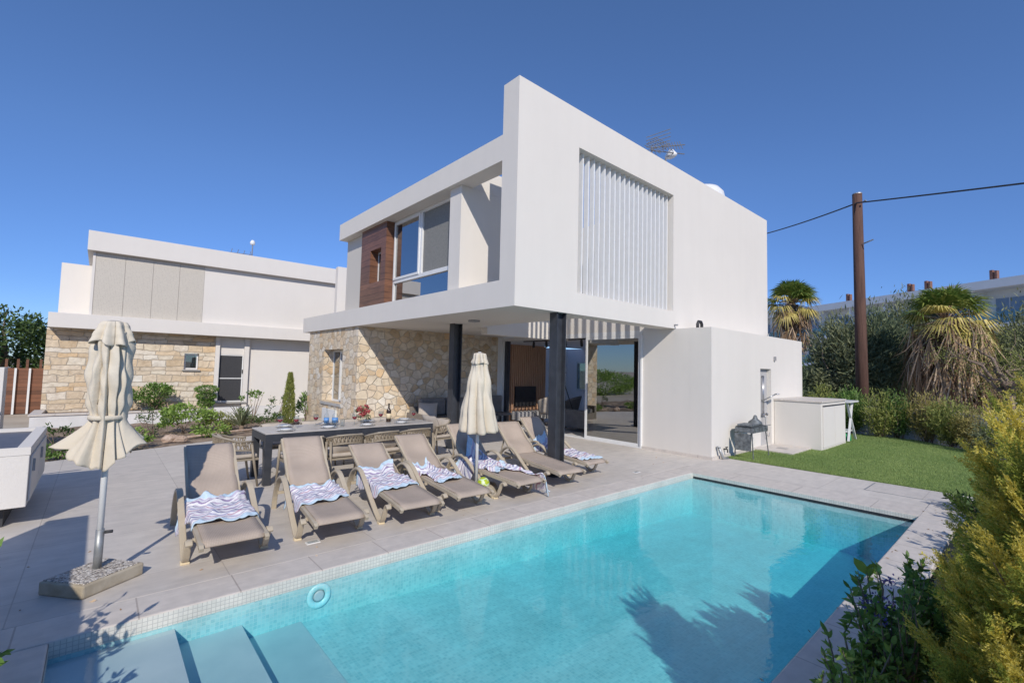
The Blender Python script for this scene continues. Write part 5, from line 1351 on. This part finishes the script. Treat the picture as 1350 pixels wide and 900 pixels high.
# rocks and edging timber
for i, (x, y, s, lab) in enumerate(((1.18, 11.9, .13, 'large tan rock in the planted bed, left of a pair'), (1.36, 11.85, .10, 'smaller tan rock in the planted bed, right of a pair'))):
    g2 = random.Random(i); mb = MB()
    mb.lathe([(0, -.03), (s, -.02), (s * 1.05, s * .4), (s * .6, s * .85), (0, s)], (x, y, 0), 9, 1.2, .8)
    mb.v = [(vx + g2.uniform(-.02, .02), vy + g2.uniform(-.02, .02), vz + g2.uniform(-.015, .015)) for vx, vy, vz in mb.v]
    tag(mb.build('rock', M['rock'], None), lab, 'rock', 'rocks in the planted bed')
mb = MB(); mb.tube([(1.5, 12.2, .01), (2.6, 12.62, .03), (3.2, 12.8, .02)], .025, 6); tag(mb.build('irrigation_hose', M['rock'], None, smooth=True), 'tan irrigation hose lying along the planted bed', 'hose')

# ------------------------------------------------------------------ trees far left, above the fence
def tree(label, loc, h, crad, n, leaf, mat, seed, trunk_r=.15, clumps=26, group=None, aspect=.5, nm='tree', cz=None, spread=.3, up=.1, limbs=9, bark='bark', droop=0):
    g = np.random.default_rng(seed); t = thing(nm, label, 'tree', loc, 0, group)
    cz = h - crad[2] if cz is None else cz
    c = np.array(loc) + np.array((0, 0, cz)); p, d = clump_points(c, crad, n, g, clumps, spread)
    D = d + g.normal(size=(n, 3)) * .8 + np.array((0, 0, up - droop))
    npmesh('crown', leaves(p, D, leaf * (.6 + .8 * g.random(n)), leaf * aspect * (.6 + .8 * g.random(n)), g), 4, M[mat], t)
    mb = MB(); top = np.array(loc) + np.array((g.normal() * .1, g.normal() * .1, max(.4, cz - crad[2] * .3)))
    pa = limb_path(np.array(loc) + np.array((0, 0, -.15)), top, .05, g, 6); mb.tube(pa, [trunk_r * (1 - .5 * k / 5) for k in range(6)], 9)
    for k in range(limbs):
        q = p[g.integers(0, n)]; pa = limb_path(top - np.array((0, 0, .3 * g.random())), q, .08 * crad[2], g, 6); mb.tube(pa, [trunk_r * .45 * (1 - .8 * k2 / 5) for k2 in range(6)], 6)
    mb.build('trunk', M[bark], t, smooth=True)
    return t
LT = 'trees beyond the wooden fence'
tree('dark broad tree at the left edge beyond the wooden fence', (-4.6, 27, 0), 3.1, (1.7, 1.4, 1.3), 5200, .16, 'leaf_dark', 71, .16, group=LT)
tree('taller rounded dark tree beyond the middle of the wooden fence', (-2.9, 27.5, 0), 3.5, (1.35, 1.3, 1.45), 5200, .16, 'leaf_dark', 72, .16, group=LT)
tree('dark tree beyond the fence, tucked against the stone house corner', (-1.4, 28, 0), 3.0, (1.3, 1.2, 1.2), 4200, .16, 'leaf_dark', 73, .14, group=LT)

# ------------------------------------------------------------------ right hand background
t = thing('rear_wall', 'low white garden wall behind the lawn bushes', 'wall', (16.7, 2.3, 0))
mb = MB()
for a, b in (((17.0, 4.6), (16.75, 2.2)), ((16.75, 2.2), (14.9, .2)), ((14.9, .2), (14.2, -1.2))):
    d = Vector((b[0] - a[0], b[1] - a[1], 0)); nrm = Vector((-d.y, d.x, 0)).normalized() * .1
    mb.prism([(a[0], a[1]), (b[0], b[1]), (b[0] + nrm.x, b[1] + nrm.y), (a[0] + nrm.x, a[1] + nrm.y)], -.13, .8)
mb.build('wall_panel', M['lower_white'], t)
RB = 'bushes along the low white wall behind the lawn'
def feather(label, loc, rad, n, leaf, mat, seed, group, lift=.1, stems=9):
    """feathery upright bush: fine leaf sprigs along many rising stems"""
    g = np.random.default_rng(seed); t = thing('wall_bush', label, 'bush', loc, 0, group); mb = MB(); P = []; D = []
    ns = 46
    for k in range(ns):
        a = g.random() * 6.283; r = g.random() ** .5; top = np.array(loc) + np.array((math.cos(a) * rad[0] * r, math.sin(a) * rad[1] * r, 2 * rad[2] * (.62 + .38 * g.random()) * (1 - .3 * r)))
        b = np.array(loc) + np.array((math.cos(a) * .12 * r, math.sin(a) * .12 * r, -.03)); m = n // ns; s = .12 + .9 * g.random(m) ** .8
        p = b + (top - b) * s[:, None] + g.normal(size=(m, 3)) * np.array((.075, .075, .06)); P.append(p); D.append(np.tile((top - b) * .8, (m, 1)) + g.normal(size=(m, 3)) * .55)
        if k < stems: mb.tube(limb_path(b, top, .02, g, 5), [.012, .01, .008, .006, .003], 5)
    p = np.concatenate(P); d = np.concatenate(D); m = len(p); npmesh('foliage', leaves(p, d, leaf * (.6 + .8 * g.random(m)), leaf * .22, g), 4, M[mat], t)
    mb.build('stem', M['dry_twig'], t, smooth=True); return t
feather('yellow green bush just right of the pump box by the white wall', (16.3, 2.95, 0), (.50, .48, .70), 2740, .10, 'leaf_olive', 81, RB)
feather('small dark upright bush between the pole and the olive bushes', (16.5, 2.62, 0), (.36, .34, .70), 2213, .10, 'leaf_green', 82, RB)
feather('tall bronze tinted bush in the middle of the white wall', (16.35, 2.0, 0), (.46, .45, .76), 2740, .10, 'leaf_brownish', 83, RB)
feather('broad dark olive bush beneath the skirted palm', (15.95, 1.45, 0), (.55, .55, .66), 3689, .10, 'leaf_olive', 84, RB)
feather('bronze olive bush right of the palm trunk, at the end of the row', (15.5, 1.0, 0), (.45, .45, .58), 2424, .10, 'leaf_brownish', 85, RB)
feather('green bush rising behind the pump box lid', (16.8, 3.75, 0), (.6, .5, .72), 5200, .11, 'leaf_green', 86, RB)
feather('yellow green bush behind the annex corner', (16.9, 4.5, 0), (.6, .5, .72), 5200, .11, 'leaf_olive', 87, RB)
feather('low grey green bush at the right end of the lawn', (14.75, .65, 0), (.4, .38, .42), 3000, .09, 'leaf_grey', 88, RB)

# utility pole and cable
t = thing('utility_pole', 'tall dark brown wooden utility pole behind the lawn', 'utility pole', (17.6, 3.62, 0))
mb = MB(); mb.tube([(17.6, 3.60, -.2), (17.6, 3.62, 3.5), (17.6, 3.64, 7.38)], [.172, .152, .13], 18); mb.build('shaft', M['pole_wood'], t, smooth=True)
mb = MB(); mb.tube([(17.5, 3.5, 5.76), (17.42, 3.3, 5.80), (17.42, 3.22, 5.83)], .02, 6); mb.tube([(17.45, 3.46, 7.05), (17.4, 3.38, 7.08)], .025, 6); mb.build('hook', M['galv'], t)
mb = MB(); mb.lathe([(.133, 7.38), (.136, 7.385), (.13, 7.41), (0, 7.42)], (17.6, 3.64, 0), 14); mb.build('cap', M['galv'], t)
A_, B_, C_ = Vector((22, 7.84, 8.03)), Vector((17.6, 3.56, 7.05)), Vector((14, -1.0, 5.75))
A_ = B_ + (Vector((22, 7.84, 8.03)) - B_) * 1.6
mb = MB(); 
def sag(a, b, s, n=16): return [a.lerp(b, k / n) - Vector((0, 0, s * 4 * (k / n) * (1 - k / n))) for k in range(n + 1)]
B_ = Vector((17.42, 3.60, 7.06)); D_ = B_ + (Vector((15, .1, 6.01 + .0)) - B_) * 2.2; D_.z = B_.z + (6.01 - B_.z) * 2.2
mb.tube(sag(A_, B_, .12), .022, 6); mb.tube(sag(B_, D_, .03), .022, 6)
tag(mb.build('overhead_cable', M['black'], None, smooth=True), 'black overhead cable strung from the wooden utility pole', 'cable')

# tamarisk trees
def tamarisk(label, loc, rad, n, seed, mat='leaf_grey', group='grey green feathery trees beyond the lawn'):
    g = np.random.default_rng(seed); t = thing('tamarisk_tree', label, 'tree', loc, 0, group)
    c = np.array(loc) + np.array((0, 0, rad[2] * 1.02))
    k = 90; cen = unit(g.normal(size=(k, 3))) * (.35 + .65 * g.random((k, 1)) ** .5); cen[:, 2] = np.where(cen[:, 2] < -.55, cen[:, 2] * .6, cen[:, 2])
    idx = g.integers(0, k, n); sp = .09 + .10 * g.random(k)
    p = cen[idx] + g.normal(size=(n, 3)) * sp[idx][:, None]; out = unit(cen[idx] + .001)
    P = c + p * np.array(rad); D = out * .6 + g.normal(size=(n, 3)) * .45 + np.array((0, 0, .45))
    npmesh('crown', leaves(P, D, .20 * (.5 + g.random(n)), .045 * (.6 + .8 * g.random(n)), g), 4, M[mat], t)
    mb = MB()
    for q in range(9):
        e = c + cen[g.integers(0, k)] * np.array(rad); mb.tube(limb_path(np.array(loc) + g.normal(size=3) * .08 - np.array((0, 0, .15)), e, .12, g, 6), [.09, .075, .06, .045, .03, .012], 6)
    mb.build('trunk', M['bark'], t, smooth=True); return t
tamarisk('grey green feathery tree left of the utility pole, rising against the hotel', (22.0, 5.05, 0), (1.15, 1.2, 1.85), 11000, 91)
tamarisk('darker feathery tree directly behind the utility pole', (22.6, 4.3, 0), (1.5, 1.3, 2.0), 14000, 92, 'leaf_blue')
tamarisk('tall feathery tree between the utility pole and the skirted palm', (24.5, 3.55, 0), (1.6, 1.4, 2.25), 15000, 93)
tamarisk('low feathery tree at the annex corner behind the bushes', (21.5, 6.9, 0), (1.2, 1.2, .85), 7000, 94, 'leaf_blue')
tamarisk('dark feathery tree behind the dead palm skirt', (25.5, 2.1, 0), (2.0, 1.6, 1.6), 12000, 95, 'leaf_dark')
tamarisk('dusty feathery tree at the right edge beyond the garden', (24.5, .0, 0), (2.2, 1.6, 2.0), 14000, 96, 'leaf_grey')

# fan palms
def fan_leaf(mb, o, d, petiole, blade, g, droopy, width=1.0, segs=26, dead=False):
    """petiole from o along d, then a fan of drooping segments"""
    d = Vector(d).normalized(); o = Vector(o); hub = o + d * petiole - Vector((0, 0, droopy * petiole * .25))
    side = d.cross(Vector((0, 0, 1))); side = side.normalized() if side.length > .05 else Vector((1, 0, 0)); upv = side.cross(d)
    mb_p.tube([o, o.lerp(hub, .5) + Vector((0, 0, .03 * petiole)), hub], [.022, .018, .013], 5)
    for k in range(segs):
        a = (k / (segs - 1) - .5) * 3.4 * width; q = (d * math.cos(a) + side * math.sin(a) + upv * g.normal() * .06).normalized(); L = blade * (.75 + .25 * math.cos(a * .7)) * (.9 + .2 * g.random())
        mid = hub + q * L * .55; tip = hub + q * L * .95 - Vector((0, 0, L * (.18 + droopy * .5) * (.6 + .8 * g.random())))
        w = q.cross(upv).normalized() * (blade * .032); n_ = len(mb.v)
        mb.add([hub - w * .2, hub + w * .2, mid + w, tip, mid - w], [(0, 1, 2, 4), (4, 2, 3)])
def palm(label, loc, head, rc, n_green, n_yellow, n_dead, skirt, seed, trunk_r=.25, sk_r=.6):
    global mb_p
    g = np.random.default_rng(seed); t = thing('fan_palm', label, 'palm tree', loc, 0, 'fan palms beyond the garden')
    H = Vector((loc[0], loc[1], head)); mb_p = MB()
    for nm, n, e0, e1, mat, dr, pl in (('green_fronds', n_green, .25, 1.4, 'palm_green', .22, 1), ('yellow_fronds', n_yellow, -.7, .5, 'palm_yellow', .6, 1)):
        mb = MB()
        for k in range(n):
            a = g.random() * 6.283; e = e0 + (e1 - e0) * g.random(); fan_leaf(mb, H, (math.cos(a) * math.cos(e), math.sin(a) * math.cos(e), math.sin(e)), rc * .5, rc * .62, g, dr)
        mb.build(nm, M[mat], t)
    mb = MB()
    for k in range(n_dead):                       # folded dead leaves hanging down the trunk
        a = g.random() * 6.283; z = head - skirt * .75 * g.random() ** 1.3; o = Vector((loc[0] + math.cos(a) * trunk_r, loc[1] + math.sin(a) * trunk_r, z)); out = Vector((math.cos(a), math.sin(a), 0))
        e = o + out * (sk_r * (.25 + .75 * g.random())) - Vector((0, 0, .12 + .15 * g.random())); mb_p.tube([o, e], [.02, .012], 4)
        for s in range(12):
            q = Vector((g.normal() * .13, g.normal() * .13, 0)); L = skirt * .36 * (.6 + .6 * g.random()); q = q * (.6 + 1.6 * g.random()); tip = e + q - Vector((0, 0, L * (.7 + .3 * g.random()))); mid = e + q * .55 - Vector((0, 0, L * .5)); w = Vector((-math.sin(a), math.cos(a), g.normal() * .2)) * .022
            mb.add([e - w * .5, e + w * .5, mid + w, tip, mid - w], [(0, 1, 2, 4), (4, 2, 3)])
    mb.build('dead_frond_skirt', M['palm_dead'], t); mb_p.build('leaf_stalks', M['palm_dead'], t, smooth=True)
    mb = MB(); mb.tube([(loc[0], loc[1], -.2), (loc[0], loc[1], head * .5), (loc[0], loc[1], head)], [trunk_r * 1.15, trunk_r, trunk_r * .9], 14); mb.build('trunk', M['palm_bark'], t, smooth=True)
    return t
palm('large fan palm with a thick brown skirt of dead fronds, right of the utility pole', (20.6, 1.95, 0), 3.55, 1.35, 26, 16, 270, 3.3, 101, sk_r=.85)
palm('fan palm showing its crown past the right end of the villa', (25, 7.9, 0), 5.1, 1.35, 34, 12, 70, 2.4, 102)

# dry branching tree at the right edge
t = thing('dry_tree', 'half bare dry tree with twisted pale branches at the right edge', 'tree', (18.6, .55, 0))
g = np.random.default_rng(111); mb = MB(); ends = []
base = np.array((18.6, .55, -.15)); fork = np.array((18.6, .5, 1.35)); mb.tube(limb_path(base, fork, .03, g, 6), [.14, .13, .12, .11, .10, .09], 9)
for k in range(10):
    a = g.uniform(-1, 1) * 3.14; e = fork + np.array((math.cos(a) * 1.0, math.sin(a) * 1.1, .2 + 1.5 * g.random())); pa = limb_path(fork, e, .10, g, 7); mb.tube(pa, [.06, .052, .045, .036, .028, .02, .01], 6)
    for j in range(6):
        s = pa[g.integers(2, 7)]; e2 = np.array(s) + g.normal(size=3) * .35 + np.array((0, 0, .15)); mb.tube(limb_path(s, e2, .04, g, 4), [.015, .012, .008, .004], 4); ends.append(e2)
mb.build('trunk', M['dry_twig'], t, smooth=True)
ends = np.array(ends); n = 5200; p = ends[g.integers(0, len(ends), n)] + g.normal(size=(n, 3)) * np.array((.24, .24, .16)); npmesh('crown', leaves(p, g.normal(size=(n, 3)), .06, .02, g), 4, M['leaf_olive'], t)

# hotel in the distance
A = Vector((67.6, 19.8)); B = Vector((57.1, 1.0)); dh = (B - A).normalized(); nh_ = Vector((dh.y, -dh.x))
if nh_.dot(-A) < 0: nh_ = -nh_
t = thing('hotel', 'long white hotel block with balconies beyond the trees on the right', 'hotel', (62, 10, 0))
rz = math.atan2(dh.y, dh.x); Tm = Matrix.Translation((A.x, A.y, 0)) @ Matrix.Rotation(rz, 4, 'Z')     # local x along the facade, local y = away or towards
sgn = 1 if (Matrix.Rotation(rz, 3, 'Z') @ Vector((0, 1, 0))).dot(Vector((nh_.x, nh_.y, 0))) > 0 else -1
def hb(mb, x0, x1, d0, d1, z0, z1): mb.box((x0, sgn * d0, z0), (x1, sgn * d1, z1))
def hbuild(mb, nm, mat, par): mb.xf(Tm); return mb.build(nm, M[mat], par)
LX0, LX1 = -14, 52
mb = MB(); hb(mb, LX0, LX1, -12, -1.5, -.2, 9.6); hbuild(mb, 'wall', 'hotel', t)
mb = MB(); hb(mb, LX0, LX1, -12, .3, 9.6, 10.35); hbuild(mb, 'roof', 'hotel', t)
for z in (2.9, 6.2):
    mb = MB(); hb(mb, LX0, LX1, -1.5, .2, z, z + .35); hbuild(mb, 'balcony_slab', 'hotel', t)
    mb = MB(); hb(mb, LX0, LX1, .08, .14, z + .35, z + 1.35); hbuild(mb, 'balustrade', 'glass_balcony', t)
k = 0
for x in np.arange(LX0 + 1.2, LX1 - 2, 4.0):
    mb = MB(); hb(mb, x - .9, x - .72, -1.5, .05, 0, 9.6); hbuild(mb, 'partition', 'hotel', t)
    for z in (.1, 3.3, 6.6):
        mb = MB(); hb(mb, x, x + 2.0, -1.49, -1.42, z, z + 2.25); wn = hbuild(mb, 'window', 'hotel_shutter', t)
        mb = MB(); hb(mb, x + .97, x + 1.03, -1.42, -1.38, z, z + 2.25); hb(mb, x - .08, x + 2.08, -1.42, -1.38, z + 2.25, z + 2.33); hbuild(mb, 'frame', 'alu_white', wn)
for x in (4.2, 11.3, 13.0, 18.5, 31.0):
    mb = MB(); hb(mb, x, x + .22, -2.2, -1.9, 10.35, 11.6); hb(mb, x + .38, x + .55, -2.2, -1.9, 10.35, 11.5); hbuild(mb, 'column_stub', 'brick', t)
# further trees that close the horizon on the right
tree('dark rounded tree low beneath the hotel balconies', (40, 9.5, 0), 3.4, (3.5, 3, 1.7), 5000, .3, 'leaf_dark', 121, .2, group='trees in front of the hotel')
tree('grey green tree in front of the right part of the hotel', (38, 3.0, 0), 4.0, (3.5, 3, 1.9), 5000, .3, 'leaf_grey', 122, .2, group='trees in front of the hotel')
tree('broad tree at the right edge in front of the hotel', (34, -1.0, 0), 4.5, (3, 2.6, 2.2), 5000, .26, 'leaf_olive', 123, .2, group='trees in front of the hotel')

# ------------------------------------------------------------------ foreground: golden conifer hedge, broad leaved shrubs
def spray_proto(g, L=.26, nb=11):
    """flat feathery spray in the xz plane, tip at +z, of many short scale leaved twiglets: (p, d, l, w)"""
    out = []
    def cord(o, d, l, w, n):                      # a cord of overlapping scale leaves
        d = d / np.linalg.norm(d); x = np.array((d[2], 0, -d[0]))
        for i in range(n):
            q = o + d * l * i / n
            for sd in (-1, 1): out.append((q, d + x * sd * .6 + np.array((0, .2 * g.normal(), 0)), l / n * 1.25, w))
        out.append((o, d, l * 1.06, w * .9))
    for k in range(nb):
        s = .10 + .90 * k / (nb - 1)
        for sd in (-1, 1):
            bl = L * .46 * (1 - s * .75) * (.85 + .3 * g.random()); a = .70 + .12 * g.normal()
            o = np.array((0, .01 * g.normal(), L * s)); d = np.array((sd * math.sin(a), .2 * g.normal(), math.cos(a))); cord(o, d, bl, .0052, max(2, int(bl / .0125)))
    cord(np.zeros(3), np.array((0, 0, 1.)), L * 1.1, .006, 14)
    return [np.array(x) for x in zip(*[(o, d / np.linalg.norm(d), l, w_) for o, d, l, w_ in out])]
gp = np.random.default_rng(130); PROTO = [spray_proto(gp, .125, 5), spray_proto(gp, .15, 6), spray_proto(gp, .10, 4)]
def conifer(label, loc, rad, h, n_plume, seed):
    """crown of tapering feathery plumes; each plume an axis with flat sprays down both sides, new growth golden"""
    g = np.random.default_rng(seed); t = thing('golden_conifer', label, 'conifer', loc, 0, 'golden conifers of the hedge along the pool')
    L0 = np.array(loc); mb = MB(); F = {'conifer_gold': [], 'conifer_green': []}
    mb.tube(limb_path(L0 - np.array((0, 0, .05)), L0 + np.array((0, 0, h * .8)), .015, g, 6), [.04, .034, .028, .02, .014, .006], 8)
    for k in range(n_plume):
        zf = g.random() ** .8; a = g.normal() * 1.6 + 2.4; az = np.array((math.cos(a), math.sin(a), 0))
        z = h * (.10 + .72 * zf); rr = rad * (1 - .75 * max(0, zf - .45) / .55) * (.35 + .45 * g.random() ** .5)
        o = L0 + az * rr + np.array((0, 0, z)); L = .22 + .16 * g.random(); up_ = .75 + 1.3 * zf + .3 * g.random()
        d = unit(az * .9 + np.array((-.08, .12, up_)) + g.normal(size=3) * .18); bend = np.array((0, 0, .10 * L))
        mb.tube([tuple(L0 + np.array((0, 0, max(.02, z - .22)))), tuple(o), tuple(o + d * L * .9)], [.010, .007, .002], 4, cap=False)
        x = unit(np.cross(d, g.normal(size=3))); y = np.cross(d, x); ns = 15; gold = g.random() < .86
        for i in range(ns + 1):
            s = .08 + .92 * i / ns; p0 = o + d * L * s + bend * s * s; sd = -1 if i % 2 else 1; ang = .62 * (1 - .4 * s) if i < ns else 0
            for rep in range(2):
                ra = g.random() * 6.283; lat = (x * math.cos(ra) + y * math.sin(ra)) if rep else x * sd
                q = unit(d * math.cos(ang) + lat * math.sin(ang) + g.normal(size=3) * .10); w_ = unit(np.cross(q, y + .01)); Rm = np.stack([w_, np.cross(q, w_), q], 1)
                pr = PROTO[g.integers(0, 3)]; sc = (1.15 - .62 * s) * (.8 + .4 * g.random()); m = 'conifer_gold' if gold and g.random() < .35 + .6 * s else 'conifer_green'
                F[m].append(leaves(p0 + (np.stack(pr[0]) @ Rm.T) * sc, np.stack(pr[1]) @ Rm.T, pr[2].astype(float) * sc, pr[3].astype(float) * sc, g))
    mb.build('trunk', M['dry_twig'], t, smooth=True)
    for m, nm in (('conifer_gold', 'golden_sprays'), ('conifer_green', 'green_sprays')): npmesh(nm, np.concatenate(F[m]), 4, M[m], t)
    return t
CON = [(2.40, -.10, .26, 1.60, 'tallest golden conifer, nearest the camera at the bottom right corner'),
       (3.15, -.08, .27, 1.02, 'lower golden conifer in the middle of the three beside the bed'),
       (3.95, -.10, .30, .86, 'lowest golden conifer, farthest from the camera towards the lawn')]
for i, (x, y, r, h, lab) in enumerate(CON): conifer(lab, (x, y, -.06), r, h, 130, 140 + i)
# broad leaved shrubs between hedge and pool
def broadleaf(label, loc, rad, n, leaf, mat, seed, aspect=.42, group='broad leaved shrubs along the pool coping', stems=8, up=.35):
    g = np.random.default_rng(seed); t = thing('broadleaf_shrub', label, 'shrub', loc, 0, group); mb = MB(); P, D = [], []
    for k in range(stems):
        a = g.random() * 6.283; r = g.random() ** .5; b = np.array(loc) + np.array((g.normal() * .02, g.normal() * .02, -.03)); top = np.array(loc) + np.array((math.cos(a) * rad[0] * r, math.sin(a) * rad[1] * r, rad[2] * (.6 + .4 * g.random())))
        pa = limb_path(b, top, .02, g, 6); mb.tube(pa, [.009, .008, .007, .006, .004, .002], 5); pa = np.array(pa)
        m = n // stems; s = .25 + .75 * g.random(m); i0 = np.minimum((s * 5).astype(int), 4); p = pa[i0] + (pa[i0 + 1] - pa[i0]) * (s * 5 - i0)[:, None]; P.append(p); D.append(g.normal(size=(m, 3)) + np.array((0, 0, up)) + unit(top - b) * .5)
    p, d = np.concatenate(P), unit(np.concatenate(D)); m = len(p); L = leaf * (.6 + .7 * g.random(m)); x = unit(np.cross(d, g.normal(size=(m, 3)))); nz = np.cross(d, x); W = L * aspect * .5
    # six point blade with a raised edge, as two quads folded on the midrib
    pt = lambda s, w_, u_: p + d * (L * s)[:, None] + x * (W * w_)[:, None] + nz * (L * u_)[:, None]
    V = np.stack([pt(0, 0, 0), pt(.3, .9, .05), pt(.65, .8, .04), pt(1, 0, -.08), pt(.65, -.8, .04), pt(.3, -.9, .05)], 1)
    npmesh('foliage', V, 6, M[mat], t); mb.build('stem', M['bark'], t, smooth=True); return t
broadleaf('tall thin laurel stem with few large leaves in front of the pool water', (2.95, .53, -.05), (.12, .10, .98), 30, .085, 'leaf_light', 161, .5, stems=2)
broadleaf('dense green shrub with purple flowers at the pool coping, near the bottom right', (2.95, .50, -.05), (.40, .17, .76), 2800, .046, 'leaf_green', 162, stems=50)
broadleaf('mid green shrub behind the tall laurel stem', (3.5, .40, -.05), (.42, .17, .66), 2300, .05, 'leaf_green', 163, stems=20)
broadleaf('low light green shrub leaning over the coping edge', (2.60, .56, -.05), (.30, .15, .58), 1900, .040, 'leaf_light', 164, stems=26)
broadleaf('low bright green shrub at the bottom edge beside the coping', (1.65, .40, -.06), (.30, .18, .44), 800, .055, 'leaf_light', 165, stems=14)
broadleaf('green shrub between the hedge and the middle of the coping', (3.9, .30, -.05), (.4, .16, .36), 700, .06, 'leaf_light', 166, stems=18)
broadleaf('dark trailing shrub spilling over the far pool corner onto the paving', (8.2, .55, -.05), (.5, .34, .24), 700, .08, 'leaf_dark', 167, stems=24, up=.1)
broadleaf('dark green shrub beside the far end of the coping', (6.3, .30, -.05), (.6, .18, .30), 520, .08, 'leaf_green', 168, stems=18)
broadleaf('leafy green shrub at the bottom right, deepest in the bed', (1.75, .26, -.05), (.30, .16, .55), 1200, .05, 'leaf_green', 169, stems=34)
broadleaf('bright green leafy shrub against the farthest golden conifer', (3.3, .18, -.05), (.35, .16, .80), 1300, .055, 'leaf_light', 173, stems=26)
broadleaf('mid green shrub in the bed opposite the middle of the coping', (4.8, .22, -.05), (.5, .18, .55), 800, .07, 'leaf_green', 174, stems=24)
broadleaf('olive green shrub in the bed near the far pool corner', (6.0, .12, -.05), (.5, .2, .62), 800, .07, 'leaf_olive', 175, stems=24)
broadleaf('loose green shrub at the lawn corner past the trailing shrub', (7.4, .05, -.05), (.5, .22, .66), 800, .08, 'leaf_green', 176, stems=24)
g = np.random.default_rng(170); p, d = clump_points((2.95, .50, .58), (.24, .12, .10), 150, g, 8, .22)
npmesh('blossoms', leaves(p, d + g.normal(size=p.shape), .016, .012, g), 4, M['purple'], [o for o in COL.objects if o.type == 'EMPTY' and o.get('label', '').startswith('dense green shrub')][0])
# bottom left plants
broadleaf('leafy green plant poking in at the bottom left corner', (-.62, 2.47, -.12), (.56, .40, .69), 800, .072, 'leaf_green', 171, stems=30, group='plants at the near left corner of the pool')
broadleaf('leafy green plant cut by the left edge above the pool corner', (-.62, 3.05, -.12), (.44, .34, 1.0), 460, .08, 'leaf_green', 172, stems=22, group='plants at the near left corner of the pool')

# planting farther left, beyond the picture's edge, that the big door pane mirrors
for i, (x, y, h, lab) in enumerate(((-12.5, 26.5, 3.0, 'rounded olive tree far left of the wooden fence'), (-6.8, 21.5, 2.2, 'small olive tree at the left end of the wooden fence'))):
    tree(lab, (x, y, -.1), h, (1.4, 1.3, h * .36), 4200, .12, 'leaf_olive', 181 + i, .12, group='olive trees left of the wooden fence')

bush('garden_hedge', 'long loose green hedge far left of the wooden fence', 'hedge', (-9.5, 21, -.1), (5.0, .9, .85), 9000, .13, 'leaf_light', 185, None, stems=24, clumps=60, spread=.25)
# blown leaves on the bed and paving
g = np.random.default_rng(190); n = 420
p = np.stack([1.4 + 8.5 * g.random(n), .1 + .55 * g.random(n) ** .6, np.full(n, -.012)], 1); k = 50
p[:k] = np.stack([g.uniform(-.4, 9, k), g.uniform(4.0, 6.2, k) ** 1.0, np.full(k, .004)], 1); p[k:k + 60, 1] = .66 + .4 * g.random(60) ** 2; p[k:k + 60, 2] = .009; p[k:k + 60, 0] = 2.2 + 6 * g.random(60)
d = g.normal(size=(n, 3)); d[:, 2] = .12 * np.abs(d[:, 2]) + .05
o = npmesh('fallen_leaves', leaves(p, d, .022 + .02 * g.random(n), .012, g), 4, M['palm_dead']); tag(o, 'small dry leaves blown over the bed and paving', 'fallen leaves', kind='stuff')
